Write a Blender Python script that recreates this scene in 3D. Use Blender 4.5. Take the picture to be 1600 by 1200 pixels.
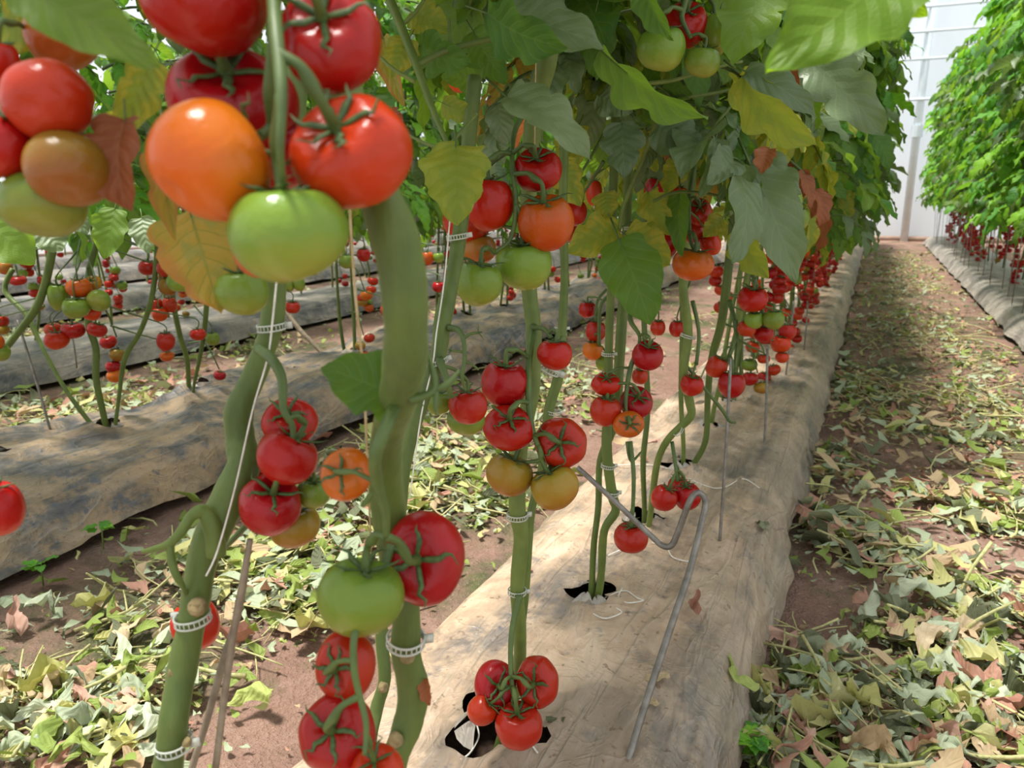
import bpy, math, random
from mathutils import Vector, Matrix, noise
for o in list(bpy.data.objects):
    bpy.data.objects.remove(o, do_unlink=True)
random.seed(7)
S = bpy.context.scene
COL = S.collection

# ------------------------------------------------------------------ camera
FPX = 1200.0                      # focal length in pixels of a 1600x1200 frame
CAMH = 1.05                       # eye height above the aisle soil, metres
PITCH = math.atan((600 - 302) / FPX)
YAW = math.atan((1370 - 800) / (FPX * math.cos(PITCH) + (600 - 302) * math.sin(PITCH)))
CAM = Vector((0, 0, CAMH))
_fw = Vector((-math.sin(YAW), math.cos(YAW), 0))
CR = Vector((math.cos(YAW), math.sin(YAW), 0))
CF = _fw * math.cos(PITCH) + Vector((0, 0, -math.sin(PITCH)))
CU = _fw * math.sin(PITCH) + Vector((0, 0, math.cos(PITCH)))
cd = bpy.data.cameras.new('camera')
cam = bpy.data.objects.new('camera', cd)
COL.objects.link(cam)
cd.sensor_width = 36.0
cd.lens = FPX * 36.0 / 1600.0
cd.clip_start = 0.02
cd.dof.use_dof = True
cd.dof.focus_distance = 1.25
cd.dof.aperture_fstop = 8.0
m = Matrix((CR, CU, -CF)).transposed().to_4x4()
m.translation = CAM
cam.matrix_world = m
S.camera = cam

# ------------------------------------------------------------------ world, sun, exposure
w = bpy.data.worlds.new('sky')
S.world = w
w.use_nodes = True
nt = w.node_tree
bg = nt.nodes['Background']
bg.inputs['Color'].default_value = (0.93, 0.97, 1.0, 1)
bg.inputs['Strength'].default_value = 0.85
sd = bpy.data.lights.new('sun', 'SUN')
sd.energy = 5.0
sd.angle = math.radians(11)
sd.color = (1.0, 0.965, 0.9)
sun = bpy.data.objects.new('sun', sd)
COL.objects.link(sun)
sdir = Vector((-0.22, -0.10, 0.96)).normalized()     # towards the sun: high, over the rows on the left
sun.rotation_euler = sdir.to_track_quat('Z', 'Y').to_euler()
sun.location = (-3, -1, 8)
vs = S.view_settings
vs.view_transform = 'Standard'
vs.look = 'None'
vs.exposure = 0.42
vs.gamma = 1.0
vs.use_curve_mapping = False

# ------------------------------------------------------------------ helpers
def at(u, v, d):
    return CAM + d * (CF + CR * ((u - 800) / FPX) - CU * ((v - 600) / FPX))
def ground(u, v, z=0.0):
    D = CF + CR * ((u - 800) / FPX) - CU * ((v - 600) / FPX)
    return CAM + D * ((z - CAMH) / D.z)
def proj(p):
    q = p - CAM
    d = q.dot(CF)
    if d < 0.02:
        return None
    return 800 + FPX * q.dot(CR) / d, 600 - FPX * q.dot(CU) / d, d
def hexc(h, a=1.0):
    h = h.lstrip('#')
    c = [int(h[i:i + 2], 16) / 255 for i in (0, 2, 4)]
    return tuple(x / 12.92 if x <= .04045 else ((x + .055) / 1.055) ** 2.4 for x in c) + (a,)
def lerp(a, b, t):
    return a + (b - a) * t
def nz(x, y, z=0.0):
    return noise.noise(Vector((x, y, z)))

class MB:
    def __init__(s):
        s.v = []; s.f = []; s.uv = []; s.mi = []
    def add(s, vs, fs, uvs=None, mi=0):
        b = len(s.v)
        s.v += [tuple(x) for x in vs]
        s.uv += list(uvs) if uvs else [(0.5, 0.5)] * len(vs)
        for f in fs:
            s.f.append(tuple(i + b for i in f))
            s.mi.append(mi)
    def mesh(s, name, mats, smooth=True, off=None):
        me = bpy.data.meshes.new(name)
        vv = s.v
        if off is not None:
            vv = [(a - off.x, b - off.y, c - off.z) for a, b, c in vv]
        me.from_pydata(vv, [], s.f)
        for mt in (mats if isinstance(mats, (list, tuple)) else [mats]):
            me.materials.append(mt)
        me.polygons.foreach_set('material_index', s.mi)
        me.polygons.foreach_set('use_smooth', [smooth] * len(s.f))
        ul = me.uv_layers.new(name='UVMap')
        li = [0] * len(me.loops)
        me.loops.foreach_get('vertex_index', li)
        flat = []
        for i in li:
            flat += s.uv[i]
        ul.data.foreach_set('uv', flat)
        me.update()
        return me

def link(name, me, parent=None, loc=None, mat=None):
    o = bpy.data.objects.new(name, me)
    COL.objects.link(o)
    if parent is not None:
        o.parent = parent
    if mat is not None:
        o.matrix_local = mat
    elif loc is not None:
        o.location = loc
    return o
def tag(o, label=None, cat=None, group=None, kind=None):
    if label: o['label'] = label
    if cat: o['category'] = cat
    if group: o['group'] = group
    if kind: o['kind'] = kind
    return o
def empty(name, loc):
    o = bpy.data.objects.new(name, None)
    o.empty_display_size = .05
    COL.objects.link(o)
    o.location = loc
    return o

def smooth_path(pts, n):
    """Catmull-Rom through points that carry any number of extra values"""
    if len(pts) < 3 or n < 2:
        return pts
    out = []
    k = len(pts)
    for i in range(k - 1):
        p0, p1, p2, p3 = pts[max(i - 1, 0)], pts[i], pts[i + 1], pts[min(i + 2, k - 1)]
        for j in range(n):
            t = j / n
            out.append(tuple(0.5 * (2 * b + (c - a) * t + (2 * a - 5 * b + 4 * c - d) * t * t + (3 * b - a - 3 * c + d) * t ** 3)
                             for a, b, c, d in zip(p0, p1, p2, p3)))
    out.append(tuple(pts[-1]))
    return out
def tube(mb, pts, segs=8, mi=0, cap=True, flat=1.0):
    """pts: (x, y, z, r); parallel-transport frame"""
    P = [Vector(p[:3]) for p in pts]
    n = len(P)
    T = []
    for i in range(n):
        t = P[min(i + 1, n - 1)] - P[max(i - 1, 0)]
        T.append(t.normalized() if t.length > 1e-9 else Vector((0, 0, 1)))
    a = Vector((1, 0, 0)) if abs(T[0].x) < .9 else Vector((0, 1, 0))
    nrm = (a - T[0] * a.dot(T[0])).normalized()
    vs, uvs = [], []
    for i in range(n):
        nrm = nrm - T[i] * nrm.dot(T[i])
        nrm = nrm.normalized() if nrm.length > 1e-6 else Vector((1, 0, 0))
        b = T[i].cross(nrm)
        for k in range(segs):
            an = 2 * math.pi * k / segs
            vs.append(P[i] + nrm * (math.cos(an) * pts[i][3]) + b * (math.sin(an) * pts[i][3] * flat))
            uvs.append((k / segs, i / max(1, n - 1)))
    fs = []
    for i in range(n - 1):
        for k in range(segs):
            fs.append((i * segs + k, i * segs + (k + 1) % segs, (i + 1) * segs + (k + 1) % segs, (i + 1) * segs + k))
    if cap:
        fs.append(tuple(range(segs - 1, -1, -1)))
        fs.append(tuple((n - 1) * segs + k for k in range(segs)))
    mb.add(vs, fs, uvs, mi)
def pix_path(pts, n=5):
    """(u, v, depth, width in px) -> smooth world path with radii"""
    out = []
    for u, v, d, wd in smooth_path([tuple(map(float, p)) for p in pts], n):
        p = at(u, v, d)
        out.append((p.x, p.y, p.z, wd * d / FPX / 2))
    return out

# ------------------------------------------------------------------ materials
def newmat(name):
    mt = bpy.data.materials.new(name)
    mt.use_nodes = True
    t = mt.node_tree
    b = t.nodes['Principled BSDF']
    return mt, t, b
def N(t, kind, **kw):
    n = t.nodes.new('ShaderNode' + kind)
    for k, v in kw.items():
        if k in n.inputs:
            n.inputs[k].default_value = v
        else:
            setattr(n, k, v)
    return n
def ramp(t, stops, src):
    r = N(t, 'ValToRGB')
    el = r.color_ramp.elements
    while len(el) < len(stops):
        el.new(0.5)
    for e, (p, c) in zip(el, stops):
        e.position = p
        e.color = c if isinstance(c, tuple) else hexc(c)
    t.links.new(src, r.inputs[0])
    return r.outputs[0]
def coords(t, out='Object'):
    return N(t, 'TexCoord').outputs[out]
def nse(t, vec, scale, detail=3.0, rough=.55):
    n = N(t, 'TexNoise', Scale=scale, Detail=detail, Roughness=rough)
    if vec is not None:
        t.links.new(vec, n.inputs['Vector'])
    return n.outputs['Fac']
def mix(t, fac, a, b, mode='MIX'):
    n = N(t, 'MixRGB', blend_type=mode)
    for s, x in ((n.inputs[0], fac), (n.inputs[1], a), (n.inputs[2], b)):
        if isinstance(x, (int, float)):
            s.default_value = x
        elif isinstance(x, tuple):
            s.default_value = x
        elif isinstance(x, str):
            s.default_value = hexc(x)
        else:
            t.links.new(x, s)
    return n.outputs[0]
def math_(t, op, a, b=0.0):
    n = N(t, 'Math', operation=op)
    for s, x in ((n.inputs[0], a), (n.inputs[1], b)):
        if isinstance(x, (int, float)):
            s.default_value = x
        else:
            t.links.new(x, s)
    return n.outputs[0]
def bump(t, h, strength, dist=.01):
    n = N(t, 'Bump', Strength=strength, Distance=dist)
    t.links.new(h, n.inputs['Height'])
    return n.outputs[0]
def simple(name, c1, c2=None, scale=20, rough=.6, metal=0, spec=.5, bmp=0):
    mt, t, b = newmat(name)
    co = coords(t)
    f = nse(t, co, scale)
    col = ramp(t, [(.3, c1), (.7, c2 or c1)], f)
    t.links.new(col, b.inputs['Base Color'])
    b.inputs['Roughness'].default_value = rough
    b.inputs['Metallic'].default_value = metal
    b.inputs['Specular IOR Level'].default_value = spec
    if bmp:
        t.links.new(bump(t, f, bmp), b.inputs['Normal'])
    return mt

def tomato_mat(name, body, shoulder, base, rough=.27):
    mt, t, b = newmat(name)
    co = coords(t)
    sep = N(t, 'SeparateXYZ'); t.links.new(co, sep.inputs[0])
    n1 = nse(t, co, 1.3, 2)
    h = math_(t, 'ADD', sep.outputs[2], math_(t, 'MULTIPLY', math_(t, 'SUBTRACT', n1, .5), .9))
    h = math_(t, 'ADD', math_(t, 'MULTIPLY', h, .5), .5)
    col = ramp(t, [(.12, base), (.5, body), (.72, body), (.95, shoulder)], h)
    oi = N(t, 'ObjectInfo')
    hs = N(t, 'HueSaturation')
    t.links.new(col, hs.inputs['Color'])
    t.links.new(math_(t, 'ADD', math_(t, 'MULTIPLY', oi.outputs['Random'], .014), .497), hs.inputs['Hue'])
    t.links.new(math_(t, 'ADD', math_(t, 'MULTIPLY', oi.outputs['Random'], .3), .85), hs.inputs['Value'])
    fine = nse(t, co, 60, 2)
    c2 = mix(t, math_(t, 'MULTIPLY', math_(t, 'GREATER_THAN', fine, .68), .12), hs.outputs[0], '#e8c090')
    t.links.new(c2, b.inputs['Base Color'])
    b.inputs['Roughness'].default_value = rough
    b.inputs['Specular IOR Level'].default_value = .35
    b.inputs['Coat Weight'].default_value = .0
    b.inputs['Coat Roughness'].default_value = .2
    t.links.new(bump(t, nse(t, co, 5, 2), .06, .02), b.inputs['Normal'])
    return mt
TM = {
    'red': tomato_mat('tomato_red', '#a80e0c', '#980c0c', '#b0160e'),
    'scarlet': tomato_mat('tomato_scarlet', '#b81e0c', '#a5160c', '#c0300f'),
    'orange': tomato_mat('tomato_orange', '#c4580f', '#a85a16', '#c8480f'),
    'olive': tomato_mat('tomato_olive', '#937022', '#7c7828', '#9a5c20'),
    'blush': tomato_mat('tomato_blush', '#a86c24', '#94782c', '#b0541e'),
    'green': tomato_mat('tomato_green', '#738a2e', '#5f802a', '#90923a'),
}

def leaf_mat(name, stops, trans, tw=.42, rough=.5, spec=.35, edge=None, vein='#8fa468', vamt=.2, patch=None, inter=None):
    mt = bpy.data.materials.new(name)
    mt.use_nodes = True
    t = mt.node_tree
    b = t.nodes['Principled BSDF']
    out = t.nodes['Material Output']
    uv = N(t, 'UVMap').outputs[0]
    sp = N(t, 'SeparateXYZ'); t.links.new(uv, sp.inputs[0])
    au = math_(t, 'ABSOLUTE', math_(t, 'SUBTRACT', sp.outputs[0], .5))      # 0 midrib .. .5 edge
    oi = N(t, 'ObjectInfo')
    gco = N(t, 'TexCoord').outputs['Object']
    nv = nse(t, gco, 9, 3)
    mixv = math_(t, 'ADD', math_(t, 'MULTIPLY', oi.outputs['Random'], .6), math_(t, 'MULTIPLY', nv, .4))
    col = ramp(t, stops, mixv)
    vv = math_(t, 'MULTIPLY', math_(t, 'SUBTRACT', sp.outputs[1], math_(t, 'MULTIPLY', au, .55)), 7.0)
    fr = math_(t, 'ABSOLUTE', math_(t, 'SUBTRACT', math_(t, 'FRACT', vv), .5))
    vein_f = math_(t, 'MAXIMUM', math_(t, 'LESS_THAN', fr, .055), math_(t, 'LESS_THAN', au, .018))
    col = mix(t, math_(t, 'MULTIPLY', vein_f, vamt), col, vein)
    if inter:    # green kept along the veins, yellow between and towards the rim
        wv = math_(t, 'ADD', math_(t, 'MULTIPLY', au, 1.5), math_(t, 'MULTIPLY', fr, .5))
        wv = math_(t, 'ADD', wv, math_(t, 'MULTIPLY', math_(t, 'SUBTRACT', nse(t, uv, 4, 3), .5), 1.2))
        col = mix(t, ramp(t, [(.3, (1, 1, 1, 1)), (.62, (0, 0, 0, 1))], wv), col, inter)
    if patch:
        pf = ramp(t, [(.48, (0, 0, 0, 1)), (.62, (1, 1, 1, 1))], nse(t, uv, 3.5, 4))
        col = mix(t, pf, col, patch)
    if edge:
        ef = math_(t, 'ADD', au, math_(t, 'MULTIPLY', math_(t, 'SUBTRACT', nse(t, gco, 14, 3), .5), .6))
        ef = math_(t, 'ADD', ef, math_(t, 'MULTIPLY', sp.outputs[1], .12))
        col = mix(t, ramp(t, [(.38, (0, 0, 0, 1)), (.52, (1, 1, 1, 1))], ef), col, edge)
    t.links.new(col, b.inputs['Base Color'])
    b.inputs['Roughness'].default_value = rough
    b.inputs['Specular IOR Level'].default_value = spec
    hgt = math_(t, 'ADD', math_(t, 'MULTIPLY', fr, 1.2), math_(t, 'MULTIPLY', nse(t, uv, 30, 3), .35))
    bn = bump(t, hgt, .34, .006)
    t.links.new(bn, b.inputs['Normal'])
    tr = N(t, 'BsdfTranslucent')
    t.links.new(mix(t, .6, col, trans), tr.inputs['Color'])
    t.links.new(bn, tr.inputs['Normal'])
    ms = N(t, 'MixShader'); ms.inputs[0].default_value = tw
    t.links.new(b.outputs[0], ms.inputs[1]); t.links.new(tr.outputs[0], ms.inputs[2])
    t.links.new(ms.outputs[0], out.inputs[0])
    return mt
LM = {
    'green': leaf_mat('leaf_green', [(.2, '#3d6b32'), (.5, '#587f36'), (.85, '#7c9a3c')], '#a2c826', tw=.48),
    'grey': leaf_mat('leaf_grey_green', [(.2, '#5c7050'), (.5, '#6e825a'), (.85, '#829468')], '#8eac3c', tw=.3, rough=.42, spec=.55),
    'lime': leaf_mat('leaf_lime_translucent', [(.2, '#5f8420'), (.5, '#6f9424'), (.85, '#7d9c28')], '#a4cc12', tw=.5, vein='#86a040'),
    'hedge': leaf_mat('leaf_bright_green', [(.15, '#3f7d3a'), (.5, '#67a838'), (.85, '#93c83c')], '#a9e22c', tw=.4),
    'yellow': leaf_mat('leaf_yellowing', [(.2, '#a8a038'), (.5, '#b4aa3c'), (.85, '#8a9c3a')], '#cfd03a', patch='#7d963a', vein='#6f8a34', vamt=.6, inter='#7f9438'),
    'rusty': leaf_mat('leaf_rusty', [(.2, '#b89a40'), (.5, '#bca648'), (.85, '#aca64a')], '#cfae40', edge='#c08446', patch='#96984a', vein='#6f8a34', vamt=.6),
    'brown': leaf_mat('leaf_dry_brown', [(.2, '#8a4c2c'), (.5, '#a1603a'), (.85, '#b8794c')], '#b86a30', tw=.2, vein='#c08a5c'),
    'l_sage': leaf_mat('litter_sage', [(.2, '#98a488'), (.5, '#b2bc9c'), (.85, '#ccd2b8')], '#b4c070', tw=.15, rough=.7),
    'l_green': leaf_mat('litter_green', [(.2, '#74883e'), (.5, '#93a552'), (.85, '#b2bd6c')], '#a8c040', tw=.2, rough=.6),
    'l_lime': leaf_mat('litter_lime', [(.2, '#b4b26c'), (.5, '#cac688'), (.85, '#dcd6a4')], '#c8c850', tw=.2, rough=.65),
    'l_tan': leaf_mat('litter_tan', [(.2, '#a88c6c'), (.5, '#c4ac88'), (.85, '#dac8aa')], '#c8a868', tw=.12, rough=.75),
    'l_pink': leaf_mat('litter_pink', [(.2, '#9c6c5a'), (.5, '#bc8e7a'), (.85, '#d4ae9c')], '#c08060', tw=.12, rough=.75),
    'l_dark': leaf_mat('litter_dark', [(.2, '#54583e'), (.5, '#6f7358'), (.85, '#8c8f74')], '#70703c', tw=.1, rough=.75),
}
LITTER = ['l_sage', 'l_green', 'l_lime', 'l_tan', 'l_pink', 'l_dark']

def stem_material():
    mt, t, b = newmat('stem_green')
    co = coords(t)
    oi = N(t, 'ObjectInfo')
    f = math_(t, 'ADD', math_(t, 'MULTIPLY', nse(t, co, 22, 4), .7), math_(t, 'MULTIPLY', oi.outputs['Random'], .3))
    col = ramp(t, [(.3, '#425422'), (.55, '#58692a'), (.8, '#73803c')], f)
    mp = N(t, 'Mapping'); mp.inputs['Scale'].default_value = (90, 90, 6)
    t.links.new(co, mp.inputs[0])
    st = nse(t, mp.outputs[0], 1.0, 3)
    col = mix(t, math_(t, 'MULTIPLY', st, .25), col, '#93a35c')
    t.links.new(col, b.inputs['Base Color'])
    b.inputs['Roughness'].default_value = .5
    b.inputs['Specular IOR Level'].default_value = .35
    b.inputs['Sheen Weight'].default_value = .25
    b.inputs['Sheen Roughness'].default_value = .4
    b.inputs['Sheen Tint'].default_value = hexc('#d8e8a0')
    t.links.new(bump(t, st, .3, .004), b.inputs['Normal'])
    return mt
M_stem = stem_material()
M_truss = simple('truss_green', '#45592a', '#5c7034', 30, .5, bmp=.1)
M_calyx = simple('calyx_green', '#354a24', '#52692f', 8, .55)
M_scar = simple('cut_scar', '#80704c', '#a89468', 90, .9, bmp=.6)
M_steel = simple('galvanised_rod', '#6f6a62', '#96918a', 40, .45, .55)
M_oldrod = simple('weathered_cane', '#7a6a58', '#a0927c', 60, .7, bmp=.2)
M_twine = simple('twine_tan', '#b59a68', '#d2bd90', 80, .9)
M_thread = simple('thread_white', '#d8d2c4', '#f0ece2', 80, .8)
M_post = simple('greenhouse_pipe', '#d4dee4', '#e6eef2', 3, .4, 0)
def clip_material():
    mt, t, b = newmat('clip_plastic')
    t.links.new(ramp(t, [(.3, '#d9ddd0'), (.7, '#f2f4ea')], nse(t, coords(t), 40)), b.inputs['Base Color'])
    b.inputs['Roughness'].default_value = .3
    b.inputs['Transmission Weight'].default_value = .35
    b.inputs['IOR'].default_value = 1.3
    return mt
M_clip = clip_material()

def soil_material():
    mt, t, b = newmat('soil_red_brown')
    co = coords(t)
    a = nse(t, co, 2.2, 5, .6)
    c = nse(t, co, 45, 5, .65)
    col = ramp(t, [(.25, '#785c50'), (.5, '#98796a'), (.75, '#b5978a')], math_(t, 'ADD', math_(t, 'MULTIPLY', a, .6), math_(t, 'MULTIPLY', c, .4)))
    moss = ramp(t, [(.5, (0, 0, 0, 1)), (.62, (1, 1, 1, 1))], nse(t, co, 1.5, 6, .68))
    mossc = ramp(t, [(.35, '#3c4838'), (.65, '#566a38')], nse(t, co, 14, 3))
    col = mix(t, math_(t, 'MULTIPLY', moss, .8), col, mossc)
    sp = nse(t, co, 130, 2)
    col = mix(t, ramp(t, [(.66, (0, 0, 0, 1)), (.7, (.6, .6, .6, 1))], sp), col, '#c0a08a')
    t.links.new(col, b.inputs['Base Color'])
    b.inputs['Roughness'].default_value = .9
    b.inputs['Specular IOR Level'].default_value = .2
    hh = math_(t, 'ADD', c, math_(t, 'MULTIPLY', sp, .4))
    t.links.new(bump(t, hh, .9, .03), b.inputs['Normal'])
    return mt
M_soil = soil_material()
M_darksoil = simple('dark_potting_soil', '#33281f', '#5a4636', 60, .95, bmp=.6)

def film_material(name, c, blue, edge=False):
    mt, t, b = newmat(name)
    co = coords(t)
    mp = N(t, 'Mapping'); mp.inputs['Scale'].default_value = (9, 1.5, 4)
    t.links.new(co, mp.inputs[0])
    st = nse(t, mp.outputs[0], 1.0, 6, .65)
    bl = nse(t, co, 4.5, 8, .68)
    f = math_(t, 'ADD', math_(t, 'MULTIPLY', st, .45), math_(t, 'MULTIPLY', bl, .55))
    col = ramp(t, [(.40, c[0]), (.465, c[1]), (.525, c[2]), (.60, c[3])], f)
    mp2 = N(t, 'Mapping'); mp2.inputs['Scale'].default_value = (13, 2.0, 4); mp2.inputs['Rotation'].default_value = (0, 0, .12)
    t.links.new(co, mp2.inputs[0])
    cr = N(t, 'TexNoise', Scale=1.0, Detail=3.0, Roughness=.5, Distortion=.8)
    t.links.new(mp2.outputs[0], cr.inputs['Vector'])
    def ridge(v, p):
        return math_(t, 'POWER', math_(t, 'SUBTRACT', 1.0, math_(t, 'ABSOLUTE', math_(t, 'MULTIPLY', math_(t, 'SUBTRACT', v, .5), 3.0))), p)
    cr1 = ridge(cr.outputs['Fac'], 7.0)
    n3 = N(t, 'TexNoise', Scale=7.0, Detail=4.0, Roughness=.55, Distortion=1.2)
    t.links.new(co, n3.inputs['Vector'])
    cr2 = ridge(n3.outputs['Fac'], 9.0)
    col = mix(t, math_(t, 'MULTIPLY', cr1, .16), col, '#d8cfc0')
    dust = ramp(t, [(.5, (0, 0, 0, 1)), (.6, (1, 1, 1, 1))], nse(t, co, 9, 7, .75))
    col = mix(t, math_(t, 'MULTIPLY', dust, .35), col, c[3])
    wet = ramp(t, [(.60, (0, 0, 0, 1)), (.63, (1, 1, 1, 1))], nse(t, co, 2.6, 4, .5))
    col = mix(t, math_(t, 'MULTIPLY', wet, .4), col, '#5c5046')
    scuff = ramp(t, [(.58, (0, 0, 0, 1)), (.66, (1, 1, 1, 1))], nse(t, co, 16, 5, .7))
    col = mix(t, math_(t, 'MULTIPLY', scuff, blue), col, '#565c66')
    if edge:     # greyer and darker towards the aisle-side hem
        sx = N(t, 'SeparateXYZ'); t.links.new(co, sx.inputs[0])
        ex = math_(t, 'ADD', sx.outputs[0], math_(t, 'MULTIPLY', math_(t, 'SUBTRACT', nse(t, co, 2.5, 5), .5), .5))
        ex = math_(t, 'ADD', math_(t, 'MULTIPLY', ex, 2.6), 1.0)
        col = mix(t, math_(t, 'MULTIPLY', ramp(t, [(.15, (0, 0, 0, 1)), (.75, (1, 1, 1, 1))], ex), .8), col, ramp(t, [(.35, '#625e5a'), (.5, '#8a7f74'), (.65, '#a4937e')], st))
    dots = ramp(t, [(.66, (0, 0, 0, 1)), (.69, (1, 1, 1, 1))], nse(t, co, 55, 2))
    col = mix(t, math_(t, 'MULTIPLY', dots, .6), col, '#6e5844')
    t.links.new(col, b.inputs['Base Color'])
    t.links.new(ramp(t, [(.3, (.3, .3, .3, 1)), (.7, (.6, .6, .6, 1))], bl), b.inputs['Roughness'])
    b.inputs['Specular IOR Level'].default_value = .5
    hgt = math_(t, 'ADD', math_(t, 'ADD', math_(t, 'MULTIPLY', cr1, .8), math_(t, 'MULTIPLY', cr2, .35)), math_(t, 'MULTIPLY', nse(t, co, 38, 4), .35))
    hgt = math_(t, 'ADD', hgt, math_(t, 'MULTIPLY', st, .8))
    t.links.new(bump(t, hgt, .5, .012), b.inputs['Normal'])
    return mt
M_film = film_material('mulch_film_tan', ['#746a62', '#9d8872', '#b89d82', '#cbb298'], .5, True)
M_filmg = film_material('mulch_film_grey', ['#3c3f46', '#625e5a', '#927e66', '#ab9274'], .85)
M_filmd = film_material('mulch_film_dark', ['#3c3c3e', '#5e5c5a', '#7c746a', '#948a7e'], .5)
M_filmr = film_material('mulch_film_pale', ['#77706a', '#8f877e', '#a39a8e', '#b3aa9c'], .3)
def wall_material():
    mt, t, b = newmat('polythene_wall')
    co = coords(t)
    mp = N(t, 'Mapping'); mp.inputs['Scale'].default_value = (1.2, 1.2, .35)
    t.links.new(co, mp.inputs[0])
    f = nse(t, mp.outputs[0], 1.0, 4)
    col = ramp(t, [(.3, '#eef5f9'), (.7, '#fafdff')], f)
    t.links.new(col, b.inputs['Base Color'])
    b.inputs['Roughness'].default_value = .5
    tr = N(t, 'BsdfTranslucent'); t.links.new(col, tr.inputs[0])
    ms = N(t, 'MixShader'); ms.inputs[0].default_value = .55
    t.links.new(b.outputs[0], ms.inputs[1]); t.links.new(tr.outputs[0], ms.inputs[2])
    t.links.new(bump(t, f, .2, .05), b.inputs['Normal'])
    t.links.new(ms.outputs[0], t.nodes['Material Output'].inputs[0])
    return mt
M_wall = wall_material()

# ------------------------------------------------------------------ setting: soil, beds, walls
ROW_X = {0: -.49, 1: -2.62, 2: -4.62, 3: -6.6, 4: -8.6, 5: -10.6, 'r': 1.46, 'rr': 3.4}
BEDS = {0: (-.83, -.12), 1: (-2.98, -2.07), 2: (-4.95, -4.08), 3: (-6.95, -6.05), 4: (-8.95, -8.1), 5: (-10.95, -10.1),
        'r': (1.0, 1.85), 'rr': (3.0, 3.85)}
def soil_z(x, y):
    z = .018 * nz(x * 1.3, y * 1.3) + .012 * nz(x * 5, y * 5, 3) + .006 * nz(x * 17, y * 17, 5)
    return z - .012
def axis(lo, hi, flo, fhi, fine, coarse):
    a = []; x = lo
    while x < hi:
        a.append(x)
        x += fine if flo <= x < fhi else coarse
    a.append(hi)
    return a
def grid_mesh(mb, xs, ys, zf, skip=None):
    nx = len(xs)
    vs = [(x, y, zf(x, y)) for y in ys for x in xs]
    fs = []
    for j in range(len(ys) - 1):
        for i in range(nx - 1):
            if skip and skip((xs[i] + xs[i + 1]) / 2, (ys[j] + ys[j + 1]) / 2):
                continue
            fs.append((j * nx + i, j * nx + i + 1, (j + 1) * nx + i + 1, (j + 1) * nx + i))
    mb.add(vs, fs)
mb = MB()
grid_mesh(mb, axis(-14, 7, -2.3, 1.2, .045, .25), axis(-2, 22.3, .4, 5, .045, .2), soil_z)
tag(link('floor', mb.mesh('floor', M_soil)), 'reddish brown bare soil of the greenhouse aisles', kind='structure')

HOLES0 = [.05, .52, 1.0, 1.49, 1.95, 2.38, 2.89, 3.25, 3.7]
def hole_test(cx, cy, rx, ry, seed):
    def f(x, y):
        return rho(x, y) < 1
    def rho(x, y):
        a = math.atan2(y - cy, x - cx)
        r = .9 * (1 + .3 * math.sin(3 * a + seed) + .16 * math.sin(5 * a + seed * 2))
        return math.hypot((x - cx) / rx, (y - cy) / ry) / r
    f.rho = rho
    return f
def film_z(k):
    x0, x1 = BEDS[k]
    sd_ = {0: 0, 1: 11, 2: 23, 3: 31, 4: 41, 5: 53, 'r': 61, 'rr': 71}[k]
    amp = 1.9 if k == 1 else 1.0
    def f(x, y):
        s = (x - x0) / (x1 - x0)
        e = min(s, 1 - s)
        h = .12 * (1 - (1 - min(1, e / .16)) ** 2.2)
        h += .035 * (1 - (2 * s - 1) ** 2)
        wr = .011 * nz(x * 7 + .8 * nz(0, y * 1.5, 4), y * .9, sd_) + .006 * abs(nz(x * 19 + y * 1.2, y * 2.2, sd_ + 3))
        wr += .010 * nz(x * 3 + y * 1.5, y * 3.5, sd_ + 9) + .003 * nz(x * 30, y * 18, sd_)
        if k in (0, 1):
            for q in range(9):
                cs = (.06, .13, .2, .3, .62, .74, .82, .88, .94)[q] + .05 * nz(y * .8, q * 3.1, sd_) + .012 * nz(y * 4, q, sd_)
                st = max(0, .35 + nz(y * 1.1, q * 7.7, sd_ + 1))
                wr += .019 * st * math.exp(-abs(s - cs) / .016)
            dg = y * 3.1 + x * 2.2 + .5 * nz(x * 3, y * 2, sd_)
            wr += .022 * max(0, .1 + nz(x * 2, y * 2, sd_ + 2)) * math.exp(-abs(dg % 1 - .5) / .05)
            dg = y * 1.3 - x * 5.2 + .6 * nz(x * 4, y * 2.5, sd_ + 6)
            wr += .016 * max(0, .05 + nz(x * 3, y * 1.5, sd_ + 8)) * math.exp(-abs(dg % 1 - .5) / .05)
        if k == 1:
            wr += .042 * math.sin(x * 9 + y * 5 + 3 * nz(x, y, 2)) * max(0, .3 + nz(x * 1.4, y * 1.4, 5))
        z = .022 + h + wr * amp * (1 if e > .02 else .5)
        z += .018 * max(0, nz(y * 2.2, s * 2, sd_ + 5)) * (1 if e < .1 else 0)
        return max(z, .012 + .008 * abs(nz(x * 6, y * 6, sd_)))
    return f
bed_label = {0: 'tan plastic mulch film over the bed in the middle, with torn planting holes',
             1: 'wrinkled grey-brown mulch film over the bed at left, behind the nearest plants',
             2: 'grey mulch film strip over the second bed to the left, farther back',
             3: 'thin grey mulch strip of the third bed to the left',
             4: 'far grey mulch strip just under the hanging leaves at left',
             5: 'farthest grey mulch strip glimpsed between stems at left',
             'r': 'pale grey mulch film under the bright hedge row at right',
             'rr': 'mulch film strip behind the right hedge row'}
hole_pts = {}
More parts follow.
